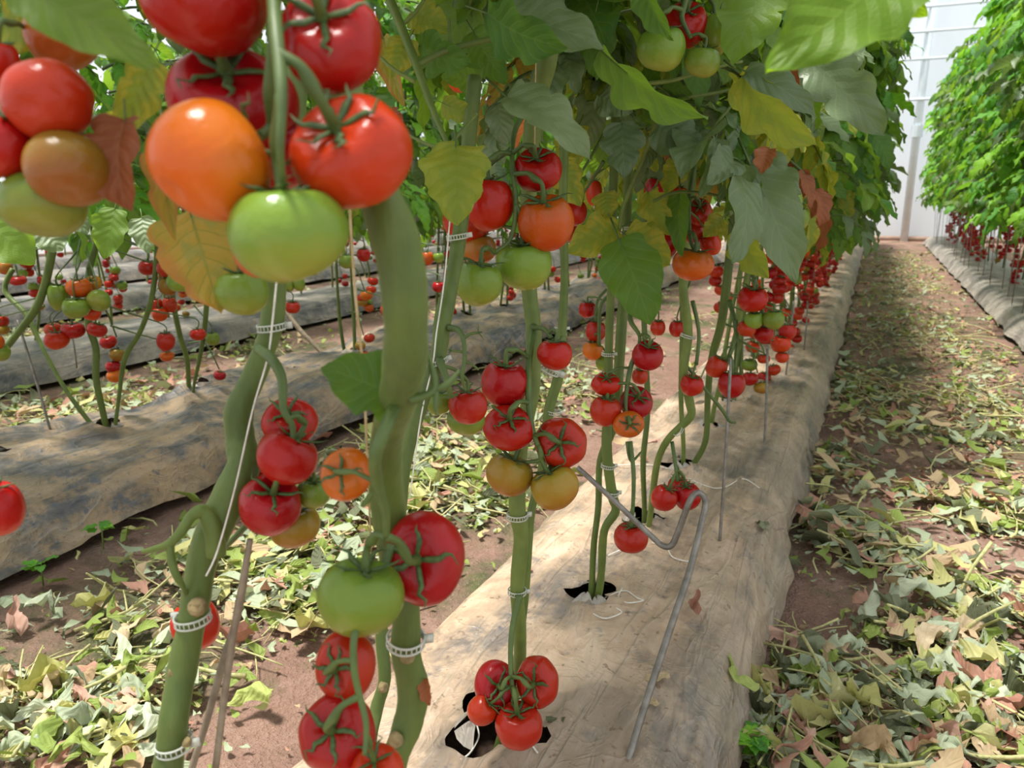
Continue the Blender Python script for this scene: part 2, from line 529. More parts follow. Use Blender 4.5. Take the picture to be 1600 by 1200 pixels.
for k, (x0, x1) in BEDS.items():
    zf = film_z(k)
    mb = MB()
    xc = ROW_X[k]
    if k == 0:
        hs = [(xc - .005 * (i % 3), y) for i, y in enumerate(HOLES0)]
        y = 4.25
        while y < 18.3:
            hs.append((xc, y)); y += .47
    else:
        hs = []
        y = {1: 1.0, 'r': 2.0}.get(k, 1.5)
        while y < 18.3:
            hs.append((xc + random.uniform(-.04, .04), y)); y += .5
    if k == 1:
        hs[2:5] = [(-2.61, 1.93), (-2.70, 2.44), (-2.66, 3.0)]
    hole_pts[k] = hs
    near = {0: 5.0, 1: 6.0, 'r': 9.0}.get(k, 0)
    tests = [hole_test(a, b, .085 if k == 0 and b == 1.0 else .052, .075 if k == 0 and b == 1.0 else .055 if b < 3.4 else .045, b * 7.3) for a, b in hs if b < near]
    ys = [b for a, b in hs if b < near]
    def skip(x, y, tests=tests, ys=ys):
        return any(abs(y - b) < .12 and f(x, y) for f, b in zip(tests, ys))
    nxs = {0: 84, 1: 54}.get(k, 14)
    ragged = []
    xs = [lerp(x0, x1, i / nxs) for i in range(nxs + 1)]
    ylist = axis(-1.2, 18.6, .2, near, .018 if k == 0 else .035, .14)
    base = len(mb.v)
    grid_mesh(mb, xs, ylist, zf, skip if tests else None)
    gone = set(); kept = set()
    nxx = len(xs)
    for fc in mb.f:
        kept.update(fc)
    for j in range(len(ylist) - 1):
        for i in range(nxx - 1):
            if tests and skip((xs[i] + xs[i + 1]) / 2, (ylist[j] + ylist[j + 1]) / 2):
                gone.update((j * nxx + i, j * nxx + i + 1, (j + 1) * nxx + i + 1, (j + 1) * nxx + i))
    for vi in gone & kept:           # round the torn rims
        x, y, z = mb.v[vi]
        for (hx, hy), f in zip([h for h in hs if h[1] < near], tests):
            if abs(x - hx) < .12 and abs(y - hy) < .12:
                r = max(.3, f.rho(x, y))
                mb.v[vi] = (hx + (x - hx) / r, hy + (y - hy) / r, z)
    # ragged hem and lifted lips of the planting holes
    vv = []
    for (x, y, z) in mb.v:
        s = (x - x0) / (x1 - x0)
        if s < .03 or s > .97:
            x += .035 * nz(y * 2.3, k if isinstance(k, int) else 7, s * 5) + .015 * nz(y * 9, s)
        for (hx, hy) in hs:
            if hy < near and abs(y - hy) < .12 and abs(x - hx) < .12:
                r = math.hypot(x - hx, y - hy)
                if r < .11:
                    z += .04 * (1 - r / .11) * (.4 + 1.3 * nz(x * 17, y * 17, hy)) * (1 if y < hy else .5)
        vv.append((x, y, z))
    mb.v = vv
    o = link('mulch_film', mb.mesh('mulch_film', M_film if k == 0 else M_filmr if k in ('r', 'rr') else M_filmg if k == 1 else M_filmd))
    tag(o, bed_label[k], 'mulch film', 'mulch films over the planting beds')
    if k in (0, 1):
        for hi, (hx, hy) in enumerate([h for h in hs if h[1] < 4.6]):
            for q, (a0, ln) in enumerate(((-1.9, .05), (-.5, .035), (2.4, .04))):
                a0 += .7 * math.sin(hi * 3 + q); mbf = MB(); vsf = []
                for i in range(6):
                    t = i / 5
                    for j in range(4):
                        aa = a0 + (j / 3 - .5) * 1.0 * (1 - t * .75)
                        r = .062 - .004 * math.sin(t * 3) - .03 * t
                        vsf.append((math.cos(aa) * r, math.sin(aa) * r, ln * .45 * math.sin(t * 1.9) + .006 * math.sin(j * 2 + hi) * t))
                mbf.add(vsf, [(i * 4 + j, i * 4 + j + 1, (i + 1) * 4 + j + 1, (i + 1) * 4 + j) for i in range(5) for j in range(3)])
                link('torn_flap', mbf.mesh('torn_flap', M_filmr), o, (hx, hy, zf(hx + .05, hy)))
    if k in (0, 1, 'r'):
        mb = MB()
        grid_mesh(mb, [lerp(x0 + .1, x1 - .1, i / 8) for i in range(9)], axis(-1.1, 18.4, 0, near, .08, .4),
                  lambda x, y: .065 + .012 * nz(x * 9, y * 9))
        tag(link('bed_soil', mb.mesh('bed_soil', M_darksoil)),
            {0: 'dark soil showing in the planting holes of the middle bed', 1: 'dark soil showing in the planting holes of the left bed',
             'r': 'dark soil showing in the planting holes of the right bed'}[k], 'soil', kind='structure')

def box(mb, a, b, mi=0):
    (x0, y0, z0), (x1, y1, z1) = a, b
    v = [(x0, y0, z0), (x1, y0, z0), (x1, y1, z0), (x0, y1, z0), (x0, y0, z1), (x1, y0, z1), (x1, y1, z1), (x0, y1, z1)]
    mb.add(v, [(0, 3, 2, 1), (4, 5, 6, 7), (0, 1, 5, 4), (1, 2, 6, 5), (2, 3, 7, 6), (3, 0, 4, 7)], None, mi)
WALL_Y = 20.0
mb = MB()
xs = [lerp(-14, 7, i / 80) for i in range(81)]
zs = [lerp(0, 6.5, i / 20) for i in range(21)]
vs_ = [(x, WALL_Y + .05 + .025 * nz(x * 1.5, z * .6), z) for z in zs for x in xs]
fs_ = [(j * 81 + i, j * 81 + i + 1, (j + 1) * 81 + i + 1, (j + 1) * 81 + i) for j in range(20) for i in range(80)]
mb.add(vs_, fs_)
wl = tag(link('wall_far', mb.mesh('wall_far', M_wall)), 'translucent white plastic end wall of the greenhouse', kind='structure')
bz = ground(1412, 376)
px = bz.x
for i, x in enumerate([px - 9, px - 6, px - 3, px, px + 3, px + 6]):
    mb = MB(); tube(mb, [(x, WALL_Y - .1, -.02, .085), (x + .0, WALL_Y - .1, 6.5, .085)], 12)
    link('post', mb.mesh('post', M_post), wl)
for z in [1.05 + (302 - v) / FPX * 18.3 for v in (172, 118, 82, 50, 4)] + [2.0]:
    mb = MB(); tube(mb, [(-14, WALL_Y - .2, z, .03), (7, WALL_Y - .2, z, .03)], 8)
    if z != 2.0:
        link('rail', mb.mesh('rail', M_post), wl)
mb = MB()
tube(mb, [(px - .115, WALL_Y - .12, 3.0, .12), (px - .115, WALL_Y - .12, 3.0, .12)], 8)
pipe = pix_path([(1487, -20, 17.2, 3), (1486, 30, 17.2, 3), (1492, 48, 17.2, 3), (1510, 60, 17.2, 3)], 4)
mb = MB(); tube(mb, pipe, 8); link('conduit', mb.mesh('conduit', M_post), wl)
mb = MB(); tube(mb, [(px, WALL_Y - .1, 2.25, .125), (px, WALL_Y - .1, 2.5, .125)], 12); link('collar', mb.mesh('collar', M_post, smooth=False), wl)
mb = MB(); box(mb, (-14, WALL_Y - .1, -.02), (7, WALL_Y + .02, .10))
tag(link('baseboard_far', mb.mesh('baseboard_far', simple('kerb_soil', '#9c8274', '#b49a8a', 6, .9))), 'low earth kerb at the foot of the far plastic wall', kind='structure')
for nm, x, lab in (('wall_left', -13.5, 'translucent plastic side wall far to the left'), ('wall_right', 6.5, 'translucent plastic side wall on the right')):
    mb = MB()
    ysn = [lerp(-2, WALL_Y, i / 50) for i in range(51)]
    zsn = [0, 1, 2, 3, 3.6]
    mb.add([(x + .03 * nz(y, z), y, z) for z in zsn for y in ysn],
           [(j * 51 + i, j * 51 + i + 1, (j + 1) * 51 + i + 1, (j + 1) * 51 + i) for j in range(4) for i in range(50)])
    tag(link(nm, mb.mesh(nm, M_wall)), lab, kind='structure')
# greenhouse column standing behind the thick near stem
gp = ground(656, 532)
mb = MB(); tube(mb, [(gp.x, gp.y, -.02, .022), (gp.x, gp.y, 4.0, .022)], 12)
tag(link('greenhouse_column', mb.mesh('greenhouse_column', simple('column_grey', '#8e9490', '#a5aaa6', 5, .45, .3))),
    'grey round metal greenhouse column behind the thickest near stem', 'column')

# ------------------------------------------------------------------ leaf meshes
def leaflet(mb, M, L, W, nt_, nc, rnd, droop=.5, fold=.3, curl=.0, lobes=4, mi=0):
    """lobed leaflet from the origin along +Y; M places it"""
    ph = rnd.uniform(0, 6.28)
    vs, uvs, fs = [], [], []
    ys = zs = 0.0
    ang = rnd.uniform(-.05, .25)
    rows = []
    for i in range(nt_ + 1):
        t = i / nt_
        rows.append((ys, zs, ang))
        ang -= droop / nt_ * (1.4 if t > .3 else .6)
        ys += math.cos(ang) * L / nt_
        zs += math.sin(ang) * L / nt_
    for i, (y, z, an) in enumerate(rows):
        t = i / nt_
        prof = (math.sin(math.pi * min(1, t ** .72)) ** .75) if 0 < t < 1 else 0
        ft = (t * lobes + .15) % 1.0
        tooth = 1 - (.15 * ft + .13 * (.5 + .5 * math.cos(6.283 * ft))) * (.75 + .5 * math.sin(t * 23 + ph)) * (1 if t > .06 else 0)
        w = W * .5 * prof * tooth + (.004 * L if i == 0 else 0)
        for j in range(-nc, nc + 1):
            c = j / nc
            x = c * w
            up = fold * abs(c) * w - curl * c * c * w
            ripple = .075 * W * c * c * math.sin(t * 17 + ph + (2 if c < 0 else 0))
            hh = up + ripple
            back = -.14 * L * abs(c) * (1 - t) * prof * .5
            vs.append(M @ Vector((x, y - math.sin(an) * hh + back, z + math.cos(an) * hh)))
            uvs.append((.5 + c * .5, t))
    k = 2 * nc + 1
    for i in range(nt_):
        for j in range(k - 1):
            fs.append((i * k + j, i * k + j + 1, (i + 1) * k + j + 1, (i + 1) * k + j))
    mb.add(vs, fs, uvs, mi)

def compound(rnd, lod, pairs=3, size=.42, droop=.9, curl=0.0):
    """unit-length compound leaf along +Y, drooping"""
    mb = MB()
    pts = []
    y = z = 0
    an = .45
    nseg = 10
    for i in range(nseg + 1):
        t = i / nseg
        pts.append((math.sin(t * 3) * .02, y, z, lerp(.016, .005, t)))
        an -= (droop + .45) / nseg
        y += math.cos(an) / nseg * .8
        z += math.sin(an) / nseg * .8
    tube(mb, pts if lod > 1 else pts[::2], 5 if lod > 1 else 3, 1, False)
    def frame(t):
        i = min(nseg - 1, int(t * nseg))
        p0, p1 = Vector(pts[i][:3]), Vector(pts[i + 1][:3])
        return p0.lerp(p1, t * nseg - i), (p1 - p0).normalized()
    def put(t, side, L, W):
        p, tg = frame(t)
        yaw = side * rnd.uniform(.75, 1.25)
        M = Matrix.Translation(p) @ Matrix.Rotation(yaw, 4, 'Z') @ Matrix.Rotation(math.asin(max(-1, min(1, tg.z))) * .55 - rnd.uniform(.1, .6), 4, 'X') @ Matrix.Rotation(rnd.uniform(-.4, .4), 4, 'Y')
        if side == 0:
            M = Matrix.Translation(p) @ Matrix.Rotation(rnd.uniform(-.3, .3), 4, 'Z') @ Matrix.Rotation(math.asin(tg.z) * .8, 4, 'X') @ Matrix.Rotation(rnd.uniform(-.5, .5), 4, 'Y')
        n = {3: (14, 3), 2: (9, 2), 1: (5, 1)}[lod]
        leaflet(mb, M, L, W, n[0], n[1], rnd, rnd.uniform(.3, 1.1), rnd.uniform(.05, .6), curl + rnd.uniform(0, .25), rnd.choice((3, 4, 5)) if lod > 1 else 2)
    for q in range(pairs):
        t = .38 + .5 * q / max(1, pairs - 1)
        for sd2 in (-1, 1):
            Lq = size * rnd.uniform(.7, 1.05) * (1 - .18 * q / pairs)
            put(t + rnd.uniform(-.03, .03), sd2, Lq, Lq * rnd.uniform(.5, .66))
        if q < pairs - 1 and lod > 1:
            t2 = t + .12
            put(t2, rnd.choice((-1, 1)), size * .3, size * .2)
    put(.98, 0, size * 1.1, size * .66)
    return mb
LEAFMESH = {}
def leafmesh(kind, lod):
    key = (kind, lod)
    if key not in LEAFMESH:
        rnd = random.Random(hash(kind) % 97 if False else sum(map(ord, kind)) + lod * 13)
        LEAFMESH[key] = [compound(rnd, lod, rnd.choice((2, 3, 3)), rnd.uniform(.36, .5), rnd.uniform(.6, 1.3)).mesh('leaf', [LM[kind], M_truss])
                         for _ in range(7)]
    return random.choice(LEAFMESH[key])

# ------------------------------------------------------------------ tomato meshes
def tomato_geo(rnd, nu, nv):
    mb = MB()
    lob = rnd.choice((4, 5, 6, 7)); amp = rnd.uniform(.008, .032); ph = rnd.uniform(0, 6.28)
    vs, fs = [(0, 0, .60)], []
    for j in range(1, nv):
        th = math.pi * j / nv
        for i in range(nu):
            f = 2 * math.pi * i / nu
            s = math.sin(th)
            rib = 1 + amp * math.cos(lob * f + ph) * (.4 + .6 * math.cos(th / 2) ** 2) + .02 * math.cos(2 * f + ph * 2)
            r = (s ** .86) * rib
            z = .82 * math.cos(th) * (1 + .06 * math.cos(f + ph))
            z -= .26 * math.exp(-(th / .42) ** 2) * (1 + .5 * amp / .03 * math.cos(lob * f + ph) * .3)
            z += .05 * math.exp(-((math.pi - th) / .2) ** 2)
            vs.append((r * math.cos(f), r * math.sin(f), z))
    vs[0] = (0, 0, .82 - .27)
    vs.append((0, 0, -.77))
    for i in range(nu):
        fs.append((0, 1 + i, 1 + (i + 1) % nu))
    for j in range(nv - 2):
        for i in range(nu):
            a = 1 + j * nu
            fs.append((a + i, a + nu + i, a + nu + (i + 1) % nu, a + (i + 1) % nu))
    a = 1 + (nv - 2) * nu
    for i in range(nu):
        fs.append((a + i, len(vs) - 1, a + (i + 1) % nu))
    mb.add(vs, fs)
    return mb
def calyx_geo(rnd, lod, closed=.5):
    mb = MB()
    k = 5 + rnd.randint(0, 1)
    for i in range(k):
        a = 2 * math.pi * (i + rnd.uniform(-.2, .2)) / k
        L = rnd.uniform(.65, 1.05)
        up = rnd.uniform(.0, .9) * closed + .15
        pts = []
        n = 6 if lod > 1 else 3
        for q in range(n + 1):
            t = q / n
            r = .06 + L * t * (1 - .22 * t * up)
            z = .60 + .10 * math.sin(min(1, t * 1.6) * math.pi / 2) + up * .5 * t ** 2.2 - .04 * t
            aa = a + .25 * t * rnd.uniform(-1, 1)
            pts.append((r * math.cos(aa), r * math.sin(aa), z, (.012 + .088 * math.sin(math.pi * (t * .85 + .12))) * (1 - t * .55)))
        tube(mb, pts, 5 if lod > 1 else 3, 0, True, .45)
    tube(mb, [(0, 0, .5, .12), (0, 0, .64, .14), (0, 0, .72, .085), (.02, 0, .95, .06)], 7 if lod > 1 else 4)
    return mb
TG = {}
def tomato_mesh(mat, lod):
    if (mat, lod) not in TG:
        rnd = random.Random(sum(map(ord, mat)) + lod)
        res = {3: (44, 26), 2: (26, 16), 1: (12, 8)}[lod]
        TG[(mat, lod)] = [tomato_geo(rnd, *res).mesh('tomato', TM[mat]) for _ in range(4 if lod > 1 else 2)]
    return random.choice(TG[(mat, lod)])
CG = {}
def calyx_mesh(lod):
    if lod not in CG:
        rnd = random.Random(5 + lod)
        CG[lod] = [calyx_geo(rnd, lod, c).mesh('calyx', M_calyx) for c in (.2, .6, .9, .4)]
    return random.choice(CG[lod])
def tomato_matrix(pos, dirw, sx, sy, sz, spin=0):
    z = dirw.normalized()
    x = CR - z * CR.dot(z)
    x = x.normalized() if x.length > .1 else CU.cross(z).normalized()
    y = z.cross(x)
    return Matrix.Translation(pos) @ Matrix((x, y, z)).transposed().to_4x4() @ Matrix.Diagonal((sx, sy, sz, 1)) @ Matrix.Rotation(spin, 4, 'Z')
def add_tomato(pos, dirw, sx, sy, sz, mat, lod, label, group, cal=True):
    o = link('tomato', tomato_mesh(mat, lod))
    o.matrix_world = tomato_matrix(pos, dirw, sx, sy, sz, 0)
    tag(o, label, 'tomato', group)
    if cal:
        link('calyx', calyx_mesh(lod), o)
    return o
NTOM = [0]

# ------------------------------------------------------------------ the plants one can tell apart (near rows)
def wp(x, y, z, wpx_m):
    """world point as a pixel-path entry with a width in metres"""
    u, v, d = proj(Vector((x, y, z)))
    return (u, v, d, wpx_m * FPX / d)
def plant(x, y, label, group=None):
    o = empty('tomato_plant', (x, y, .07))
    return tag(o, label, 'tomato plant', group)
def add_stem(pl, pts, n=6, segs=14, name='stem', mat=None, world=False):
    mb = MB()
    path = smooth_path(pts, n) if world else pix_path(pts, n)
    rnd = random.Random(len(pts) + int(pts[0][0] * 7))
    path = [(a + 0, b, c, r * (1 + .025 * math.sin(i * .9) + .02 * rnd.uniform(-1, 1))) for i, (a, b, c, r) in enumerate(path)]
    tube(mb, path, segs)
    return link(name, mb.mesh(name, mat or M_stem, off=pl.location), pl)
def scar(pl, u, v, d, rpx, dirc=(0, 0, 1)):
    """cut leaf scar: a short corky stub on the stem"""
    p = at(u, v, d); D = CR * dirc[0] + CU * dirc[1] - CF * dirc[2]
    D.normalize(); r = rpx * d / FPX
    mb = MB()
    pts = [(p - D * r * 1.2, r * 1.2), (p - D * r * .25, r * .95), (p - D * r * .12, r * .8), (p - D * r * .22, r * .45), (p - D * r * .24, r * .05)]
    tube(mb, [(*q, rr) for q, rr in pts], 10)
    link('leaf_scar', mb.mesh('leaf_scar', M_scar, off=pl.location), pl)

PL = {}
PL['A1'] = plant(-.55, .30, 'nearest tomato plant at left, bare stem with broken curved side shoot')
PL['A2'] = plant(-.50, .52, 'near tomato plant with the thickest stem, carrying the large blurred fruit cluster')
PL['A3'] = plant(-.53, .66, 'slender tomato plant just behind the thickest stem, with an empty fruit truss')
PL['A0'] = plant(-.57, .05, 'tomato plant at the left edge, only its fruit cluster and dark leaves showing')
PL['B'] = plant(-.495, 1.0, 'tomato plant rising in the centre from the nearest visible mulch hole')
PL['C'] = plant(-.49, 1.49, 'twin-stemmed tomato plant in the hole with loose white strings')
PL['D'] = plant(-.495, 1.95, 'tomato plant behind the bent metal rod, with a crooked stem')
PL['E'] = plant(-.485, 2.38, 'tomato plant in the hole just beyond the bent metal rod')
PL['F'] = plant(-.48, 2.89, 'tomato plant beside the upright thin rod in the middle bed')

A1, A2, A3, A0, B, C, D_, E_, F_ = (PL[k] for k in ('A1', 'A2', 'A3', 'A0', 'B', 'C', 'D', 'E', 'F'))
add_stem(A1, [(480, -120, .74, 34), (462, 150, .74, 36), (440, 340, .73, 36), (430, 430, .72, 38), (424, 510, .72, 36), (398, 585, .72, 37), (374, 640, .72, 44),
              (376, 690, .72, 46), (380, 730, .71, 52), (350, 795, .70, 56), (318, 870, .70, 48), (302, 960, .70, 43), (286, 1040, .70, 45),
              (272, 1120, .69, 44), (262, 1200, .69, 46), (240, 1320, .68, 46), wp(-.55, .30, .07, .027)])
add_stem(A1, [(338, 868, .69, 30), (334, 830, .685, 30), (320, 800, .68, 24), (300, 806, .675, 18), (282, 832, .67, 16), (264, 850, .67, 14), (240, 858, .67, 10), (222, 862, .67, 6)], name='side_shoot')
add_stem(A1, [(266, 848, .67, 12), (268, 876, .67, 13), (276, 900, .67, 12), (285, 915, .675, 9), (290, 928, .69, 8)], name='side_shoot')
q0, q1 = at(-160, 250, .55), at(-20, -120, .54)
add_stem(A0, [(-.57, .05, .07, .012), (-.60, .08, .5, .012), (q0.x, q0.y, q0.z, .012), (q1.x, q1.y, q1.z, .011), (q1.x + .05, q1.y + .05, 1.9, .009)], world=True)
scar(A1, 360, 640, .715, 9, (-.8, .3, .5)); scar(A1, 262, 1052, .69, 8, (-.9, .1, .3)); scar(A1, 304, 948, .668, 13, (.1, .3, 1)); scar(A1, 297, 1162, .68, 7, (.9, -.2, .3))
add_stem(A2, [(520, 60, .50, 62), (555, 220, .48, 62), (596, 315, .465, 70), (624, 400, .47, 76), (634, 490, .48, 70), (633, 560, .50, 70), (622, 620, .54, 62), (604, 690, .60, 52),
              (604, 770, .64, 54), (616, 860, .67, 52), (634, 960, .68, 46), (634, 1020, .69, 46), (646, 1080, .70, 50), (636, 1135, .70, 46), (616, 1190, .70, 42), (590, 1300, .74, 42), wp(-.50, .52, .07, .026)], segs=18)
scar(A2, 636, 1028, .675, 12, (.1, 0, 1)); scar(A2, 613, 1162, .68, 11, (-.4, -.2, .9))
add_stem(A3, [(742, 120, 1.0, 22), (730, 250, 1.0, 24), (720, 350, 1.0, 24), (708, 430, .98, 23), (692, 500, .96, 28), (684, 560, .95, 24), (655, 640, .95, 22), (630, 730, .94, 24),
              (624, 800, .94, 22), (606, 900, .94, 20), (596, 985, .94, 20), (601, 1060, .94, 20), (588, 1110, .94, 20), (575, 1200, .93, 20), wp(-.53, .66, .07, .02)])
scar(A3, 604, 1075, .93, 8, (.8, 0, .4))
# plant B: two stems from one hole
bB = wp(-.495, 1.0, .09, .022)
add_stem(B, [(872, -60, 1.08, 30), (858, 80, 1.1, 31), (836, 170, 1.14, 29), (826, 300, 1.18, 26), (826, 440, 1.2, 25), (834, 520, 1.2, 24), (830, 610, 1.2, 26), (812, 700, 1.2, 26), (808, 790, 1.2, 27),
             (814, 840, 1.21, 24), (808, 920, 1.22, 22), (812, 990, 1.24, 21), (808, 1060, 1.27, 20), bB])
add_stem(B, [(882, 200, 1.3, 14), (880, 330, 1.3, 14), (882, 430, 1.3, 13), (878, 520, 1.28, 14), (872, 590, 1.27, 17), (858, 640, 1.27, 16), (846, 740, 1.27, 14), (830, 800, 1.27, 13), (824, 880, 1.28, 13), (817, 960, 1.29, 13), (800, 1080, 1.31, 14), bB])
bC = wp(-.49, 1.49, .09, .018)
add_stem(C, [(965, 120, 1.5, 15), (958, 300, 1.52, 14), (956, 420, 1.55, 13), (952, 520, 1.58, 13), (950, 620, 1.6, 15), (948, 700, 1.62, 16), (956, 770, 1.64, 16), (962, 798, 1.65, 14), (944, 830, 1.66, 13), (940, 890, 1.69, 12), (935, 930, 1.71, 12), bC])
add_stem(C, [(985, 200, 1.6, 14), (976, 420, 1.62, 15), (968, 560, 1.63, 17), (960, 660, 1.65, 14), (938, 720, 1.67, 11), (935, 790, 1.68, 10), (928, 850, 1.69, 10), (925, 910, 1.71, 10), bC])
bD = wp(-.495, 1.95, .09, .016)
add_stem(D_, [(1085, 200, 1.8, 15), (1078, 330, 1.82, 14), (1068, 440, 1.85, 13), (1075, 520, 1.88, 15), (1068, 580, 1.9, 14), (1078, 630, 1.92, 14), (1078, 652, 1.93, 13), (1045, 685, 1.96, 11), (1028, 720, 2.0, 11), (1020, 770, 2.03, 10), (1014, 820, 2.07, 9), bD])
add_stem(D_, [(1010, 300, 2.0, 9), (1004, 420, 2.0, 9), (1008, 540, 2.0, 9), (1012, 640, 2.03, 9), (1005, 720, 2.05, 9), (1007, 800, 2.08, 8), bD])
bE = wp(-.485, 2.38, .09, .016)
add_stem(E_, [(1160, 200, 2.2, 12), (1140, 400, 2.25, 14), (1128, 500, 2.3, 14), (1112, 560, 2.35, 11), (1106, 620, 2.4, 10), (1102, 690, 2.45, 9), (1078, 735, 2.5, 9), bE])
add_stem(E_, [(1062, 380, 2.4, 8), (1066, 500, 2.4, 8), (1064, 620, 2.43, 8), (1068, 700, 2.47, 7), (1066, 740, 2.5, 7), bE])
bF = wp(-.48, 2.89, .09, .014)
add_stem(F_, [(1190, 250, 2.7, 9), (1172, 400, 2.75, 9), (1150, 520, 2.85, 8), (1125, 600, 2.9, 7), (1112, 660, 2.95, 7), bF])

# --- fruit trusses: (u, v, depth, width px)
TR = {
    'top': (A2, [(425, -60, .42, 24), (430, 30, .385, 22), (438, 110, .372, 21), (440, 170, .368, 17), (438, 235, .372, 13), (442, 290, .39, 11)]),
    'edge': (A0, [(40, -80, .5, 14), (62, 60, .5, 12), (60, 200, .5, 10), (40, 240, .5, 9)]),
    'mid1': (A1, [(404, 545, .70, 18), (428, 565, .67, 17), (441, 595, .66, 15), (443, 640, .655, 12), (458, 672, .66, 9), (445, 745, .67, 8)]),
    'mid2': (A2, [(622, 625, .535, 22), (603, 668, .51, 22), (586, 715, .51, 21), (590, 755, .535, 19), (602, 800, .555, 15), (603, 838, .57, 11)]),
    'low2': (A2, [(612, 850, .62, 16), (585, 930, .61, 14), (556, 985, .575, 12), (553, 1040, .57, 12), (560, 1080, .57, 11), (572, 1130, .565, 10), (570, 1180, .56, 8)]),
    'b_up': (B, [(832, 160, 1.13, 10), (806, 200, 1.1, 9), (800, 250, 1.05, 8), (806, 320, 1.04, 8), (798, 372, 1.05, 7), (772, 395, 1.05, 6)]),
    'b_mid': (B, [(834, 510, 1.19, 12), (827, 560, 1.13, 11), (826, 620, 1.1, 10), (832, 672, 1.09, 9), (846, 715, 1.09, 7), (822, 722, 1.1, 6)]),
    'b_one': (B, [(832, 512, 1.18, 8), (850, 514, 1.14, 7), (862, 528, 1.13, 6)]),
    'b_low': (B, [(812, 930, 1.2, 11), (800, 985, 1.19, 9), (798, 1040, 1.17, 8), (802, 1085, 1.16, 7)]),
    'a3': (A3, [(686, 560, .94, 14), (700, 600, .93, 10), (704, 620, .94, 8)]),
    'c_up': (C, [(990, 470, 1.58, 8), (985, 500, 1.55, 8), (1000, 530, 1.53, 6), (985, 575, 1.53, 8), (978, 620, 1.53, 7), (978, 645, 1.53, 6)]),
    'c_low': (C, [(985, 690, 1.6, 7), (990, 740, 1.58, 7), (989, 790, 1.58, 6), (986, 815, 1.58, 6)]),
    'c_back': (C, [(955, 460, 1.66, 7), (938, 480, 1.66, 6), (936, 540, 1.68, 6)]),
    'd_up': (D_, [(1085, 260, 1.6, 9), (1076, 320, 1.55, 8), (1078, 370, 1.53, 7), (1085, 390, 1.53, 6)]),
    'd_mid': (D_, [(1082, 470, 1.88, 7), (1092, 520, 1.87, 6), (1088, 570, 1.88, 6)]),
    'd_low': (D_, [(1050, 690, 1.97, 6), (1056, 730, 1.95, 6), (1058, 752, 1.95, 5)]),
    'e_mid': (E_, [(1140, 470, 2.25, 8), (1150, 520, 2.2, 7), (1138, 560, 2.2, 6), (1132, 585, 2.2, 5)]),
    'e_up': (E_, [(1165, 400, 2.2, 8), (1180, 440, 2.15, 7), (1190, 480, 2.15, 6), (1195, 510, 2.15, 5)]),
    'roof': (C, [(1085, -60, 1.15, 12), (1070, 5, 1.13, 10), (1066, 30, 1.13, 8), (1080, 60, 1.13, 6)]),
}
TPATH = {}
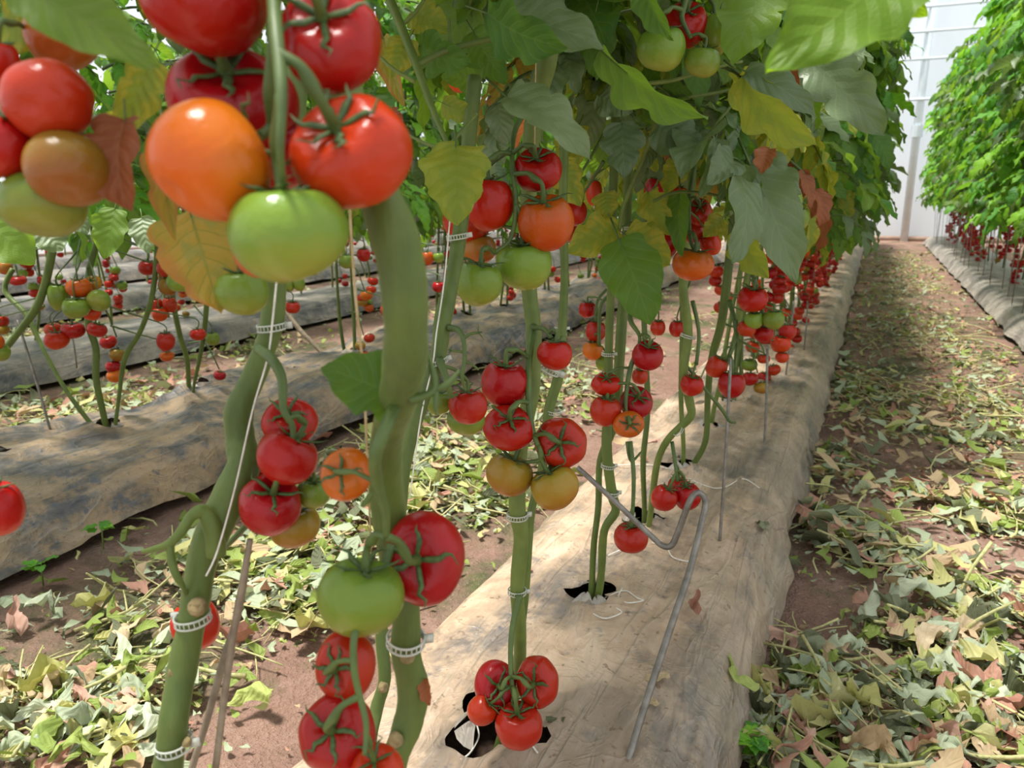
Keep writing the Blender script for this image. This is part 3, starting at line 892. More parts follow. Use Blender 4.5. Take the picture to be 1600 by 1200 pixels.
# --- fruit: u, v, width, height, depth, ripeness, stalk direction (right, up, towards camera), truss, label
UP = (0, .95, .3)
TOM = [
 (317, -8, 198, 186, .43, 'red', (.45, .7, .3), 'top', 'large dark red tomato cut by the top edge, upper left of the nearest cluster'),
 (518, 62, 157, 172, .425, 'red', (-.05, .25, .95), 'top', 'deep red tomato with calyx facing the viewer, upper right of the nearest cluster'),
 (365, 162, 204, 172, .47, 'red', (.1, .5, .8), 'top', 'red tomato at the back of the nearest cluster, behind the orange one'),
 (331, 253, 188, 178, .41, 'orange', (.5, .5, -.4), 'top', 'large smooth orange tomato at lower left of the nearest cluster'),
 (548, 239, 189, 183, .42, 'scarlet', (-.2, .4, .85), 'top', 'largest bright red tomato at right of the nearest cluster'),
 (434, 236, 110, 120, .485, 'red', (.1, .6, .5), 'top', 'dark red tomato half hidden in the middle of the nearest cluster'),
 (453, 362, 183, 146, .41, 'green', (-.12, .95, .25), 'top', 'big green tomato hanging lowest in the nearest cluster'),
 (404, 392, 78, 80, .50, 'orange', UP, 'top', 'orange tomato peeping out behind the big green one'),
 (378, 455, 80, 72, .62, 'green', UP, None, 'green tomato beside the yellowing leaf under the nearest cluster'),
 (74, 157, 138, 122, .45, 'red', (.0, .35, -.9), 'edge', 'red tomato showing its blossom end near the left edge'),
 (-12, 105, 74, 96, .47, 'scarlet', (.3, .8, .2), 'edge', 'dark orange-red tomato cut by the left edge, upper one'),
 (4, 226, 100, 122, .46, 'scarlet', (.4, .8, .2), 'edge', 'orange-red tomato cut by the left edge, below the red one'),
 (108, 265, 126, 105, .455, 'olive', (.0, .8, -.4), 'edge', 'yellow-olive tomato with brown tip below the red one at left'),
 (66, 320, 128, 92, .475, 'green', (-.1, .9, -.2), 'edge', 'pale olive green tomato lowest in the left edge cluster'),
 (100, 50, 112, 112, .50, 'blush', (.0, .7, -.5), 'edge', 'pale yellow-brown tomato behind the dark leaf at upper left'),
 (-8, 795, 82, 86, .62, 'scarlet', UP, None, 'lone orange-red tomato cut by the left edge at mid height'),
 (453, 660, 88, 78, .70, 'red', (.05, .6, .75), 'mid1', 'topmost red tomato of the cluster right of the broken side shoot'),
 (449, 712, 97, 85, .675, 'red', (.45, .75, .1), 'mid1', 'second red tomato from the top beside the leaning left stem'),
 (402, 752, 58, 56, .74, 'red', UP, 'mid1', 'small red tomato squeezed behind, between two larger ones'),
 (422, 788, 97, 87, .685, 'red', (.35, .6, .65), 'mid1', 'lowest red tomato of the cluster beside the leaning left stem'),
 (490, 769, 52, 50, .71, 'green', (.1, .9, .4), 'mid1', 'small green tomato under the orange one'),
 (460, 820, 80, 64, .73, 'olive', UP, 'mid1', 'olive green tomato at the bottom of the left stem cluster'),
 (541, 741, 80, 84, .575, 'orange', (-.15, .2, .95), 'mid2', 'orange tomato with star calyx facing the viewer'),
 (663, 872, 130, 144, .64, 'red', (-.15, .15, .97), 'mid2', 'large red tomato with calyx facing forward, right of the green one'),
 (565, 930, 135, 113, .60, 'green', (.15, .95, .2), 'mid2', 'large yellow-green tomato left of the big red one'),
 (540, 1040, 96, 108, .62, 'red', (-.3, .15, .9), 'low2', 'upper dark red tomato hanging under the large green one'),
 (527, 1146, 122, 118, .605, 'red', (-.05, .5, .85), 'low2', 'big dark red tomato at the bottom edge, second from the lowest'),
 (590, 1206, 84, 76, .585, 'scarlet', (-.1, .85, .5), 'low2', 'orange-red tomato cut by the bottom edge'),
 (305, 975, 72, 80, .80, 'scarlet', (-.1, .9, .2), None, 'red tomato with a rough scar behind the nearest left stem'),
 (840, 266, 78, 73, 1.06, 'red', (-.15, .6, .75), 'b_up', 'topmost bright red tomato of the central upper cluster'),
 (765, 317, 78, 84, 1.06, 'scarlet', (-.05, .9, .3), 'b_up', 'red-orange tomato at left of the central upper cluster'),
 (730, 345, 78, 62, 1.12, 'red', UP, 'b_up', 'red tomato tucked behind the yellow leaf in the centre'),
 (852, 346, 89, 86, 1.05, 'orange', (-.1, .75, .6), 'b_up', 'big orange tomato at right of the central upper cluster'),
 (748, 388, 56, 46, 1.13, 'blush', UP, 'b_up', 'half-ripe brownish tomato between the red and green ones'),
 (818, 411, 86, 81, 1.08, 'green', (-.05, .85, .5), 'b_up', 'green tomato under the big orange one'),
 (749, 441, 74, 70, 1.04, 'green', (.1, .9, .4), 'b_up', 'round green tomato lowest in the central upper cluster'),
 (866, 553, 55, 48, 1.13, 'scarlet', (.1, .95, .25), 'b_one', 'small red tomato with upright sepals beside the clipped stem'),
 (789, 599, 75, 73, 1.12, 'red', (.05, .95, .3), 'b_mid', 'uppermost dark red tomato of the central middle cluster'),
 (795, 669, 82, 75, 1.10, 'red', (.05, .65, .75), 'b_mid', 'red tomato at centre left of the central middle cluster'),
 (876, 692, 83, 80, 1.11, 'red', (-.15, .1, .97), 'b_mid', 'red tomato facing forward at right of the central middle cluster'),
 (796, 740, 76, 63, 1.12, 'olive', (.3, .8, .2), 'b_mid', 'brown-olive tomato at lower left of the central middle cluster'),
 (867, 760, 77, 69, 1.10, 'olive', (-.4, .8, .2), 'b_mid', 'larger brown-olive tomato hanging lowest in the central middle cluster'),
 (731, 633, 62, 55, .99, 'red', (.0, .9, .3), 'a3', 'red tomato in front of two green ones right of the thick stem'),
 (728, 655, 60, 46, 1.04, 'green', UP, 'a3', 'green tomato peeping below the red one right of the thick stem'),
 (686, 628, 40, 38, 1.02, 'green', UP, 'a3', 'small green tomato left of the red one by the thick stem'),
 (774, 1069, 68, 72, 1.19, 'red', (.25, .2, .9), 'b_low', 'red tomato at upper left of the lowest central cluster'),
 (840, 1065, 67, 79, 1.18, 'red', (-.3, .15, .9), 'b_low', 'red tomato at upper right of the lowest central cluster'),
 (754, 1109, 47, 61, 1.17, 'red', (.5, .5, .3), 'b_low', 'smallest egg-shaped red tomato of the lowest central cluster'),
 (811, 1134, 75, 67, 1.16, 'red', (-.1, .85, .3), 'b_low', 'bottom red tomato of the lowest central cluster'),
 (918, 483, 28, 26, 1.72, 'red', UP, 'c_back', 'small bright red tomato at the top of the thin truss right of centre'),
 (931, 517, 32, 35, 1.70, 'red', UP, 'c_back', 'small red tomato above the orange one right of centre'),
 (926, 547, 32, 30, 1.70, 'orange', UP, 'c_back', 'small orange tomato beside the clipped stem right of centre'),
 (944, 566, 26, 26, 1.72, 'green', UP, 'c_back', 'small green tomato beneath the little orange one'),
 (1012, 556, 50, 45, 1.52, 'red', (0, .8, .6), 'c_up', 'dark red tomato hanging alone right of the big drooping leaf'),
 (947, 600, 46, 37, 1.53, 'scarlet', (0, .7, .7), 'c_up', 'flat orange-red tomato with star calyx on top of the four-fruit cluster'),
 (946, 641, 50, 47, 1.53, 'red', (.1, .9, .3), 'c_up', 'red tomato at left of the four-fruit cluster'),
 (994, 629, 53, 53, 1.56, 'red', (0, .5, .8), 'c_up', 'red tomato at right of the four-fruit cluster'),
 (982, 663, 49, 43, 1.51, 'orange', (-.05, .1, .98), 'c_up', 'brown-orange tomato with dimple facing forward, lowest of the four-fruit cluster'),
 (1000, 588, 26, 26, 1.7, 'red', UP, 'c_up', 'small red tomato glimpsed above the four-fruit cluster'),
 (986, 840, 55, 48, 1.58, 'red', (0, .97, .2), 'c_low', 'single red tomato hanging low in front of the bent rod'),
 (1028, 512, 24, 26, 2.2, 'red', UP, None, 'small red tomato left of a pair behind the middle stems'),
 (1058, 513, 25, 26, 2.2, 'red', UP, None, 'small red tomato right of a pair behind the middle stems'),
 (1038, 778, 41, 41, 1.95, 'red', (.3, .8, .3), 'd_low', 'left red tomato of the low pair by the rod hook'),
 (1074, 775, 42, 44, 1.97, 'red', (-.2, .8, .3), 'd_low', 'right red tomato of the low pair, behind the rod hook'),
 (1060, 760, 34, 30, 2.03, 'red', UP, 'd_low', 'small red tomato behind the low pair by the rod hook'),
 (1081, 601, 37, 33, 1.88, 'scarlet', (0, .85, .5), 'd_mid', 'single bright red tomato left of the pair by the upright rod'),
 (1120, 573, 33, 35, 2.2, 'red', (.3, .8, .3), 'e_mid', 'upper red tomato of the pair by the upright rod'),
 (1143, 600, 43, 41, 2.18, 'red', UP, 'e_mid', 'lower red tomato of the pair by the upright rod'),
 (1083, 412, 65, 49, 1.53, 'orange', (.05, .9, .35), 'd_up', 'wide orange-brown tomato under the shaded red cluster'),
 (1042, 379, 40, 50, 1.58, 'red', (.3, .8, .2), 'd_up', 'red tomato behind a yellowing leaf, left of the orange-brown one'),
 (1110, 382, 32, 34, 1.58, 'scarlet', (-.3, .8, .2), 'd_up', 'small scarlet tomato right of the orange-brown one'),
 (1093, 332, 40, 50, 1.58, 'red', (-.2, .5, .8), 'd_up', 'dark red wrinkled tomato above the orange-brown one'),
 (1084, 362, 36, 36, 1.6, 'red', UP, 'd_up', 'dark red tomato in the middle of the shaded cluster'),
 (1028, 296, 44, 40, 1.75, 'red', UP, None, 'red tomato half covered by leaves in the upper middle'),
 (1060, 305, 30, 30, 1.75, 'red', UP, None, 'small red tomato among leaves in the upper middle'),
 (897, 332, 42, 42, 1.5, 'red', UP, None, 'red tomato behind the big orange one, in shade'),
 (892, 362, 30, 30, 1.6, 'red', UP, None, 'small red tomato low behind the big orange one'),
 (928, 300, 26, 40, 1.9, 'red', UP, None, 'small red tomato deep in the leaves right of centre'),
 (1176, 467, 48, 41, 2.12, 'scarlet', (0, .9, .4), 'e_up', 'red tomato above two green ones at the hedge end'),
 (1178, 500, 30, 28, 2.14, 'green', UP, 'e_up', 'left green tomato of the pair under a red one'),
 (1208, 499, 34, 30, 2.12, 'green', UP, 'e_up', 'right green tomato of the pair under a red one'),
 (1167, 513, 30, 26, 2.16, 'red', UP, 'e_up', 'small red tomato left below the green pair'),
 (1193, 521, 32, 28, 2.18, 'red', UP, 'e_up', 'red tomato directly below the green pair'),
 (1230, 518, 28, 26, 2.4, 'red', UP, None, 'red tomato right below the green pair'),
 (1220, 537, 32, 28, 2.4, 'scarlet', UP, None, 'orange-red tomato above the lowest one at the hedge end'),
 (1222, 558, 21, 17, 2.4, 'scarlet', UP, None, 'lowest tiny red tomato near the upright rods'),
 (1072, 38, 68, 82, 1.17, 'scarlet', (-.1, .5, .8), 'roof', 'ribbed red tomato at the top, among green ones'),
 (1033, 75, 74, 67, 1.14, 'green', (-.05, .8, .5), 'roof', 'heart-shaped green tomato at left of the top cluster'),
 (1097, 96, 56, 46, 1.14, 'green', (.1, .9, .4), 'roof', 'flat green tomato at the bottom of the top cluster'),
 (1118, 52, 44, 68, 1.16, 'green', (0, .9, -.2), 'roof', 'elongated pale green tomato at right of the top cluster'),
 (723, 118, 50, 50, 1.3, 'scarlet', (0, .9, .2), None, 'red tomato half hidden by leaves at the top centre'),
 (1232, 312, 42, 36, 1.75, 'green', UP, None, 'pale green tomato behind the drooping grey leaf'),
 (1246, 342, 36, 34, 1.85, 'green', UP, None, 'lower pale green tomato behind the drooping grey leaf'),
 (1235, 370, 28, 30, 1.9, 'green', UP, None, 'small pale green tomato under the two by the grey leaf'),
 (123, 449, 38, 30, 2.60, 'orange', (0, .9, .4), None, 'orange tomato on top of the green trio at left'),
 (146, 442, 26, 24, 2.66, 'blush', (0, .4, .9), None, 'brownish tomato behind the orange one of the trio at left'),
 (92, 463, 32, 44, 2.63, 'green', UP, None, 'leftmost green tomato of the trio at left'),
 (154, 470, 36, 36, 2.60, 'green', (0, .6, -.6), None, 'right green tomato of the trio at left'),
 (119, 481, 40, 33, 2.58, 'green', UP, None, 'bottom green tomato of the trio at left'),
 (143, 489, 28, 22, 2.67, 'scarlet', UP, None, 'orange-red tomato under the green trio at left'),
 (114, 516, 36, 27, 2.82, 'red', UP, None, 'right red tomato of the three below the green trio'),
 (83, 515, 26, 22, 2.86, 'red', UP, None, 'upper left red tomato of the three below the green trio'),
 (89, 531, 36, 29, 2.80, 'scarlet', UP, None, 'lower orange-red tomato of the three below the green trio'),
 (259, 533, 27, 31, 2.94, 'red', (0, .95, .3), None, 'upright red tomato alone on a long truss at left'),
 (261, 556, 22, 16, 2.99, 'orange', UP, None, 'orange tomato just under the upright red one at left'),
 (309, 522, 25, 19, 3.05, 'scarlet', (0, .95, .3), None, 'bright flat red tomato beside the pale green stem at left'),
 (332, 529, 22, 22, 3.16, 'green', UP, None, 'small green tomato right of the bright flat red one'),
 (268, 394, 26, 26, 2.82, 'red', UP, None, 'top red tomato of the cluster left of the rusty leaf'),
 (262, 419, 34, 26, 2.77, 'red', UP, None, 'middle red tomato of the cluster left of the rusty leaf'),
 (232, 418, 30, 24, 2.88, 'red', UP, None, 'red tomato left of the cluster by the rusty leaf'),
 (280, 440, 38, 32, 2.73, 'green', UP, None, 'green tomato below the reds by the rusty leaf'),
 (262, 446, 28, 32, 2.80, 'olive', UP, None, 'olive tomato behind the green one by the rusty leaf'),
 (244, 478, 22, 26, 3.16, 'red', UP, None, 'left red tomato of the small cluster under the rusty leaf'),
 (265, 476, 22, 26, 3.16, 'red', UP, None, 'right red tomato of the small cluster under the rusty leaf'),
 (250, 491, 24, 22, 3.14, 'scarlet', UP, None, 'lowest orange-red tomato of the small cluster under the rusty leaf'),
 (2, 502, 22, 20, 2.94, 'red', UP, None, 'small red tomato at the left edge below the leaves'),
 (4, 515, 20, 16, 2.94, 'olive', UP, None, 'small olive tomato at the left edge below the leaves'),
 (8, 418, 22, 22, 3.28, 'blush', UP, None, 'brownish tomato at the left edge under the dark leaves'),
 (28, 438, 26, 16, 3.84, 'red', UP, None, 'flat red tomato near the left edge behind a stem'),
 (667, 403, 22, 22, 3.4, 'orange', UP, None, 'orange tomato left of a green one behind the thick stem'),
 (685, 402, 18, 16, 3.4, 'green', UP, None, 'small green tomato right of the orange one behind the thick stem'),
 (685, 448, 20, 18, 3.2, 'red', UP, None, 'red tomato alone near the clipped slender stem'),
 (604, 485, 20, 18, 3.3, 'red', UP, None, 'red tomato alone just left of the thick stem'),
 (457, 480, 24, 20, 3.0, 'red', UP, None, 'red tomato right of the clipped left stem'),
 (452, 444, 16, 22, 3.0, 'green', UP, None, 'left green tomato of the pair right of the clipped stem'),
 (467, 443, 18, 24, 3.0, 'green', UP, None, 'right green tomato of the pair right of the clipped stem'),
 (541, 408, 24, 22, 3.3, 'green', UP, None, 'green tomato under the nearest cluster, beside the twine'),
 (568, 398, 22, 22, 3.4, 'red', UP, None, 'red tomato between the twine and the thick stem'),
]
PED = {k: [] for k in TR}
for k, (pl, pts) in TR.items():
    TPATH[k] = pix_path(pts, 6)
for (u, v, wd, hg, d, mat, dr, tr, lab) in TOM:
    pos = at(u, v, d)
    rx, ry = wd * d / FPX / 2, hg * d / FPX / 2
    D = (CR * dr[0] + CU * dr[1] - CF * dr[2]).normalized()
    face = abs(dr[2]) / math.sqrt(sum(c * c for c in dr))
    if face > .7:
        sx, sy, sz = rx, ry, (rx + ry) / 2
    else:
        sx, sy, sz = rx, rx * .98, ry / .80
        if abs(dr[0]) > .35:
            sz = lerp(sz, rx, .5)
    lod = 3 if wd > 60 else 2
    add_tomato(pos, D, sx, sy, sz, mat, lod, lab, 'tomatoes on the vines', face < .7 or dr[2] > 0)
    NTOM[0] += 1
    if tr:
        r = (sx + sz) / 2
        a = pos + D * .62 * sz
        b = pos + D * 1.15 * sz
        best = min(TPATH[tr], key=lambda q: (Vector(q[:3]) - (b + Vector((0, 0, .6 * r)))).length)
        PED[tr].append((a, b, Vector(best[:3]), r, best[3]))
for k, (pl, pts) in TR.items():
    mb = MB()
    tube(mb, TPATH[k], 9)
    o = link('truss', mb.mesh('truss', M_truss, off=pl.location), pl)
    for (a, b, e, r, er) in PED[k]:
        if (b - e).length > 8 * r:
            continue
        mid = b.lerp(e, .5) + Vector((0, 0, .18 * r)) + (CAM - b).normalized() * .12 * r
        rr = max(.0016, min(.0032, r * .085))
        kn = b.lerp(mid, .5)
        pts2 = smooth_path([(*a, rr * 1.3), (*b, rr), (*kn, rr * 1.5), (*mid, rr), (*e, rr * 1.2)], 4)
        mb = MB(); tube(mb, pts2, 7)
        link('pedicel', mb.mesh('pedicel', M_truss, off=pl.location), o)
# empty truss with fallen-fruit stars beside the slender plant
def star(pl, u, v, d, rpx, D=(0, .3, .9)):
    p = at(u, v, d); r = rpx * d / FPX
    o = link('empty_calyx', calyx_mesh(2), pl)
    Dw = (CR * D[0] + CU * D[1] - CF * D[2])
    mm = tomato_matrix(p - Dw.normalized() * r * .6, Dw, r, r, r)
    mm.translation -= pl.location
    o.matrix_local = mm
    return o
for pts in ([(702, 512, .95, 12), (716, 516, .93, 9), (724, 530, .92, 8), (726, 562, .92, 7), (722, 590, .92, 6), (728, 610, .93, 4)],
            [(724, 528, .92, 6), (735, 522, .92, 5), (746, 520, .92, 4)], [(725, 550, .92, 5), (715, 549, .92, 4), (706, 548, .92, 4)], [(725, 564, .92, 5), (738, 570, .92, 4), (748, 578, .92, 3)]):
    add_stem(A3, pts, 5, 7, 'empty_truss', M_truss)
star(A3, 748, 520, .92, 15, (.8, .3, .3)); star(A3, 704, 548, .92, 12, (-.8, .3, .3))
add_stem(A2, [(583, 768, .56, 11), (574, 782, .56, 10), (566, 791, .56, 8)], 3, 8, 'side_shoot')
add_stem(A2, [(640, 625, .52, 16), (665, 618, .52, 14), (680, 606, .52, 12), (676, 580, .52, 12), (668, 548, .52, 4)], 4, 8, 'sepal_shoot', M_truss)
add_stem(A2, [(682, 608, .52, 9), (700, 600, .52, 12), (718, 578, .52, 3)], 4, 8, 'sepal_shoot', M_truss)
add_stem(A2, [(682, 610, .52, 9), (681, 635, .52, 8), (682, 650, .52, 3)], 4, 8, 'sepal_shoot', M_truss)
# thin bare trusses hanging in the middle of the row
for pl, pts in ((C, [(980, 690, 1.6, 6), (986, 720, 1.6, 5), (1002, 706, 1.6, 3)]), (D_, [(1064, 560, 1.9, 5), (1095, 600, 1.9, 5), (1128, 640, 1.9, 6), (1140, 658, 1.9, 5), (1150, 660, 1.9, 3)]),
                (E_, [(1150, 500, 2.2, 6), (1152, 540, 2.2, 5), (1145, 600, 2.2, 4)]), (E_, [(1152, 530, 2.2, 4), (1180, 545, 2.2, 3), (1195, 552, 2.2, 2)]),
                (C, [(948, 452, 1.7, 5), (934, 470, 1.7, 5), (930, 500, 1.7, 4)])):
    add_stem(pl, pts, 5, 7, 'empty_truss', M_truss)

# --- leaves one can tell apart: base px, tip px, width px, depth base, depth tip, kind, fold, curl, plant
def hero_leaf(pl, b, t, wpx, d0, d1, kind, fold=.25, curl=0, droop=.5, face=0.0, lobes=4, seed=1):
    A, Bp = at(b[0], b[1], d0), at(t[0], t[1], d1)
    Y = (Bp - A); L = Y.length; Y.normalize()
    V = (CAM - (A + Bp) / 2).normalized()
    Z = V - Y * V.dot(Y); Z.normalize()
    X = Y.cross(Z)
    R_ = Matrix.Rotation(face, 3, Y)
    X, Z = R_ @ X, R_ @ Z
    M = Matrix((X, Y, Z)).transposed().to_4x4()
    mb = MB()
    rnd = random.Random(seed * 31 + int(b[0]))
    W = wpx * (d0 + d1) / 2 / FPX * 1.25
    leaflet(mb, Matrix.Rotation(droop * .45, 4, 'X'), L * 1.06, W, 22, 5, rnd, droop, fold, curl, lobes)
    tube(mb, [(0, -.25 * L, -.01 * L, .012 * L), (0, 0, 0, .012 * L), (0, .3 * L, .3 * L * math.tan(droop * .3) - .004 * L, .006 * L)], 6, 1)
    o = link('leaf', mb.mesh('leaf', [LM[kind], M_truss]), pl)
    M.translation = A - pl.location
    o.matrix_local = M
    return o
HL = [
 (A3, (712, 226), (716, 352), 92, .92, .90, 'yellow', .2, .0, .5, .1, 6), (B, (790, 150), (916, 272), 66, 1.0, .98, 'grey', .5, .1, .8, -.5, 4),
 (B, (790, 30), (944, 84), 74, .95, .92, 'grey', .45, .2, .8, -.4, 3), (B, (760, 20), (895, 62), 80, .9, .88, 'green', .2, 0, .7, .5, 3),
 (B, (940, 78), (1094, 186), 66, 1.02, 1.0, 'green', .7, 0, .5, .8, 3), (C, (966, 372), (1014, 502), 84, 1.42, 1.4, 'green', .15, 0, .4, -.2, 3),
 (D_, (1172, 258), (1244, 434), 78, 1.36, 1.34, 'grey', .3, 0, .5, -.3, 4), (A2, (632, 622), (508, 574), 92, .54, .53, 'green', .2, 0, .3, .2, 2),
 (A1, (296, 328), (342, 482), 118, .64, .62, 'rusty', .15, 0, .4, 0, 5), (A0, (20, -30), (248, 112), 92, .36, .38, 'green', .25, 0, .3, -.2, 2),
 (A2, (1420, -50), (1206, 110), 150, .52, .50, 'lime', .2, 0, .4, .3, 2), (A2, (1330, -60), (1444, 22), 70, .54, .54, 'lime', .2, 0, .4, .3, 2),
 (A1, (196, 190), (208, 338), 78, .47, .47, 'brown', .9, .3, 1.2, .5, 3), (A1, (236, 92), (178, 204), 62, .52, .52, 'yellow', .4, 0, .4, -.3, 2),
 (A1, (256, 210), (280, 375), 46, .55, .53, 'rusty', .8, .2, .5, .4, 3), (A1, (168, 200), (205, 165), 40, .55, .55, 'yellow', .6, 0, .6, .3, 2),
 (D_, (1160, 118), (1282, 216), 74, 1.22, 1.2, 'yellow', .35, 0, .7, .5, 3), (D_, (1165, 112), (1270, 190), 44, 1.18, 1.16, 'grey', .35, 0, .7, -.5, 3),
 (C, (972, 192), (976, 274), 60, 1.32, 1.3, 'grey', .1, 0, .3, .1, 3), (C, (1028, 196), (1096, 250), 62, 1.34, 1.32, 'grey', .15, 0, .4, -.2, 3),
 (C, (1118, 216), (1088, 308), 36, 1.32, 1.3, 'grey', .9, 0, .5, -.5, 3), (E_, (1262, 88), (1378, 206), 74, 1.6, 1.58, 'grey', .25, 0, .6, -.2, 4),
 (C, (1196, -30), (1146, 92), 92, 1.12, 1.1, 'green', .2, 0, .4, .2, 4), (B, (935, 0), (950, -70), 90, 1.2, 1.2, 'green', .2, 0, .4, .2, 4),
 (B, (905, -20), (948, 70), 96, 1.25, 1.22, 'green', .1, 0, .3, -.1, 3), (C, (1000, -30), (1048, 60), 40, .98, .98, 'green', .7, 0, .5, .5, 2),
 (C, (968, 356), (888, 396), 60, 1.5, 1.5, 'yellow', .2, 0, .5, .2, 3), (C, (975, 365), (1044, 412), 66, 1.5, 1.48, 'yellow', .15, 0, .5, -.1, 3),
 (C, (945, 300), (952, 340), 38, 1.5, 1.5, 'yellow', .2, 0, .5, .2, 2), (C, (1012, 300), (1048, 366), 44, 1.5, 1.48, 'yellow', .3, 0, .5, .2, 3),
 (D_, (1062, 300), (1066, 398), 34, 1.48, 1.46, 'green', .5, 0, .5, .3, 3), (D_, (1150, 360), (1200, 432), 46, 1.5, 1.48, 'yellow', .4, 0, .6, .3, 3),
 (D_, (1130, 340), (1100, 370), 30, 1.55, 1.55, 'yellow', .2, 0, .5, .1, 3), (D_, (1170, 246), (1250, 300), 50, 1.4, 1.38, 'grey', .3, 0, .5, -.3, 3),
 (B, (640, 60), (612, 118), 46, 1.0, 1.0, 'yellow', .2, 0, .5, .3, 3), (B, (645, 20), (700, 48), 50, 1.02, 1.0, 'yellow', .2, 0, .5, -.2, 3),
 (B, (655, 72), (745, 92), 60, 1.0, .98, 'green', .3, 0, .5, .3, 3), (B, (690, 160), (742, 182), 34, 1.0, 1.0, 'yellow', .3, 0, .5, .3, 2),
 (B, (740, 50), (790, 128), 56, 1.05, 1.03, 'green', .3, 0, .5, .3, 3), (B, (752, 130), (692, 118), 40, 1.15, 1.13, 'green', .4, 0, .5, .3, 3),
 (B, (600, 60), (640, 170), 34, 1.1, 1.1, 'rusty', .6, .2, .6, .3, 3), (B, (612, 175), (632, 200), 26, 1.05, 1.05, 'brown', .8, .2, .8, .3, 2),
 (A0, (-30, 330), (48, 408), 80, 1.1, 1.1, 'green', .2, 0, .5, .2, 3), (A0, (60, 352), (96, 392), 60, 1.2, 1.2, 'grey', .2, 0, .5, -.2, 3),
 (A0, (110, 320), (140, 368), 36, 1.2, 1.2, 'grey', .2, 0, .5, .2, 3), (A0, (222, 340), (234, 396), 38, 1.3, 1.3, 'grey', .2, 0, .5, .2, 3),
 (A0, (180, 325), (165, 402), 46, 1.5, 1.5, 'green', .2, 0, .5, .2, 3), (A0, (0, 40), (60, 60), 90, .5, .5, 'yellow', .2, 0, .4, 0, 3),
 (C, (1202, 232), (1190, 270), 30, 1.3, 1.3, 'brown', .8, .2, .8, .3, 2), (D_, (1230, 95), (1252, 142), 26, 1.3, 1.3, 'brown', .8, .2, .8, .3, 2),
 (C, (880, 250), (905, 320), 46, 1.35, 1.35, 'yellow', .4, 0, .5, .3, 3), (C, (905, 195), (880, 260), 46, 1.5, 1.5, 'yellow', .3, 0, .5, .3, 3),
 (C, (935, 150), (985, 178), 50, 1.4, 1.4, 'grey', .2, 0, .5, -.3, 3), (C, (1065, 255), (1040, 300), 40, 1.5, 1.5, 'yellow', .4, 0, .5, .3, 3),
]
for i, a in enumerate(HL):
    hero_leaf(*a, seed=i)
for pl, pts in ((B, [(585, -60, 1.0, 16), (622, 30, .98, 15), (650, 100, .96, 14), (672, 160, .95, 11), (700, 228, .92, 8)]), (B, [(650, 102, .96, 12), (700, 78, .97, 11), (770, 60, .98, 10), (840, 40, .98, 9)]),
                (B, [(705, 72, .97, 7), (702, 50, .97, 6), (702, 30, .97, 5)]), (B, [(628, 40, .98, 7), (650, 18, .97, 6), (668, -10, .97, 5)]), (B, [(648, 128, .96, 7), (615, 108, .96, 6), (595, 90, .97, 5)]),
                (A3, [(700, 230, .92, 6), (725, 200, .93, 5), (745, 178, .95, 4)]), (A3, [(698, 232, .92, 5), (670, 226, .93, 5), (640, 212, .95, 4)]),
                (D_, [(1010, 130, 1.25, 6), (1050, 126, 1.25, 6), (1110, 108, 1.25, 5), (1160, 96, 1.25, 4)]), (D_, [(1075, 152, 1.3, 5), (1140, 140, 1.3, 5), (1180, 115, 1.3, 4)]),
                (D_, [(1108, 210, 1.3, 6), (1130, 180, 1.3, 5), (1158, 148, 1.3, 5)]), (C, [(1028, 180, 1.4, 8), (1015, 220, 1.42, 8), (1000, 260, 1.45, 7), (975, 320, 1.48, 7), (968, 360, 1.5, 6)]),
                (A2, [(1420, -50, .52, 9), (1400, -130, .55, 9), (1300, -300, .65, 9), (1100, -380, .8, 8), (900, -330, .9, 8)]), (A2, [(1330, -60, .54, 6), (1350, -120, .55, 6), (1385, -170, .56, 6)]),
                (D_, [(1020, 315, 1.45, 5), (1060, 300, 1.45, 5), (1130, 310, 1.45, 4), (1160, 360, 1.48, 4)])):
    add_stem(pl, pts, 5, 8, 'leaf_stalk')

# ------------------------------------------------------------------ foliage of the rows
def in_frame(u, v, mgn=40):
    return -mgn < u < 1600 + mgn and -mgn < v < 1200 + mgn
def vmax(u):
    """lowest picture row the loose foliage of the near plants reaches"""
    if u < 240: return 330
    if u < 640: return 250
    if u < 760: return 240
    if u < 900: return 205
    if u < 1000: return 300
    if u < 1150: return 290
    return 340
def ok_near(p0, p1, p2, kind=None):
    for p in (p0, p1, p2):
        q = proj(p)
        if q is None:
            if p.z < 1.45 or (p - CAM).length < .7:
                return False
            continue
        u, v, d = q
        if not in_frame(u, v, 60):
            if d < .7 and -300 < u < 1900 and v > -350: return False
            continue
        if v > vmax(u): return False
        if d < 1.22: return False
        if u > 1405 - max(0, v - 120) * .15: return False
        if d < 1.32 and 980 < u < 1150 and v < 130: return False
        if d < 1.6 and u > 1290: return False
    return True
def ok_row0(p0, p1, p2, kind=None):
    for p in (p0, p1, p2):
        q = proj(p)
        if q and in_frame(q[0], q[1]) and (q[0] > 1424 - max(0, q[1] - 120) * .13 or (q[1] > 385 and q[0] < 1280)):
            return False
    return True
def ok_right(p0, p1, p2, kind=None):
    for p in (p0, p1, p2):
        q = proj(p)
        if q and in_frame(q[0], q[1]) and q[0] < 1432 + max(0, 170 - q[1]) * .45:
            return False
    return True
NLEAF = [0]
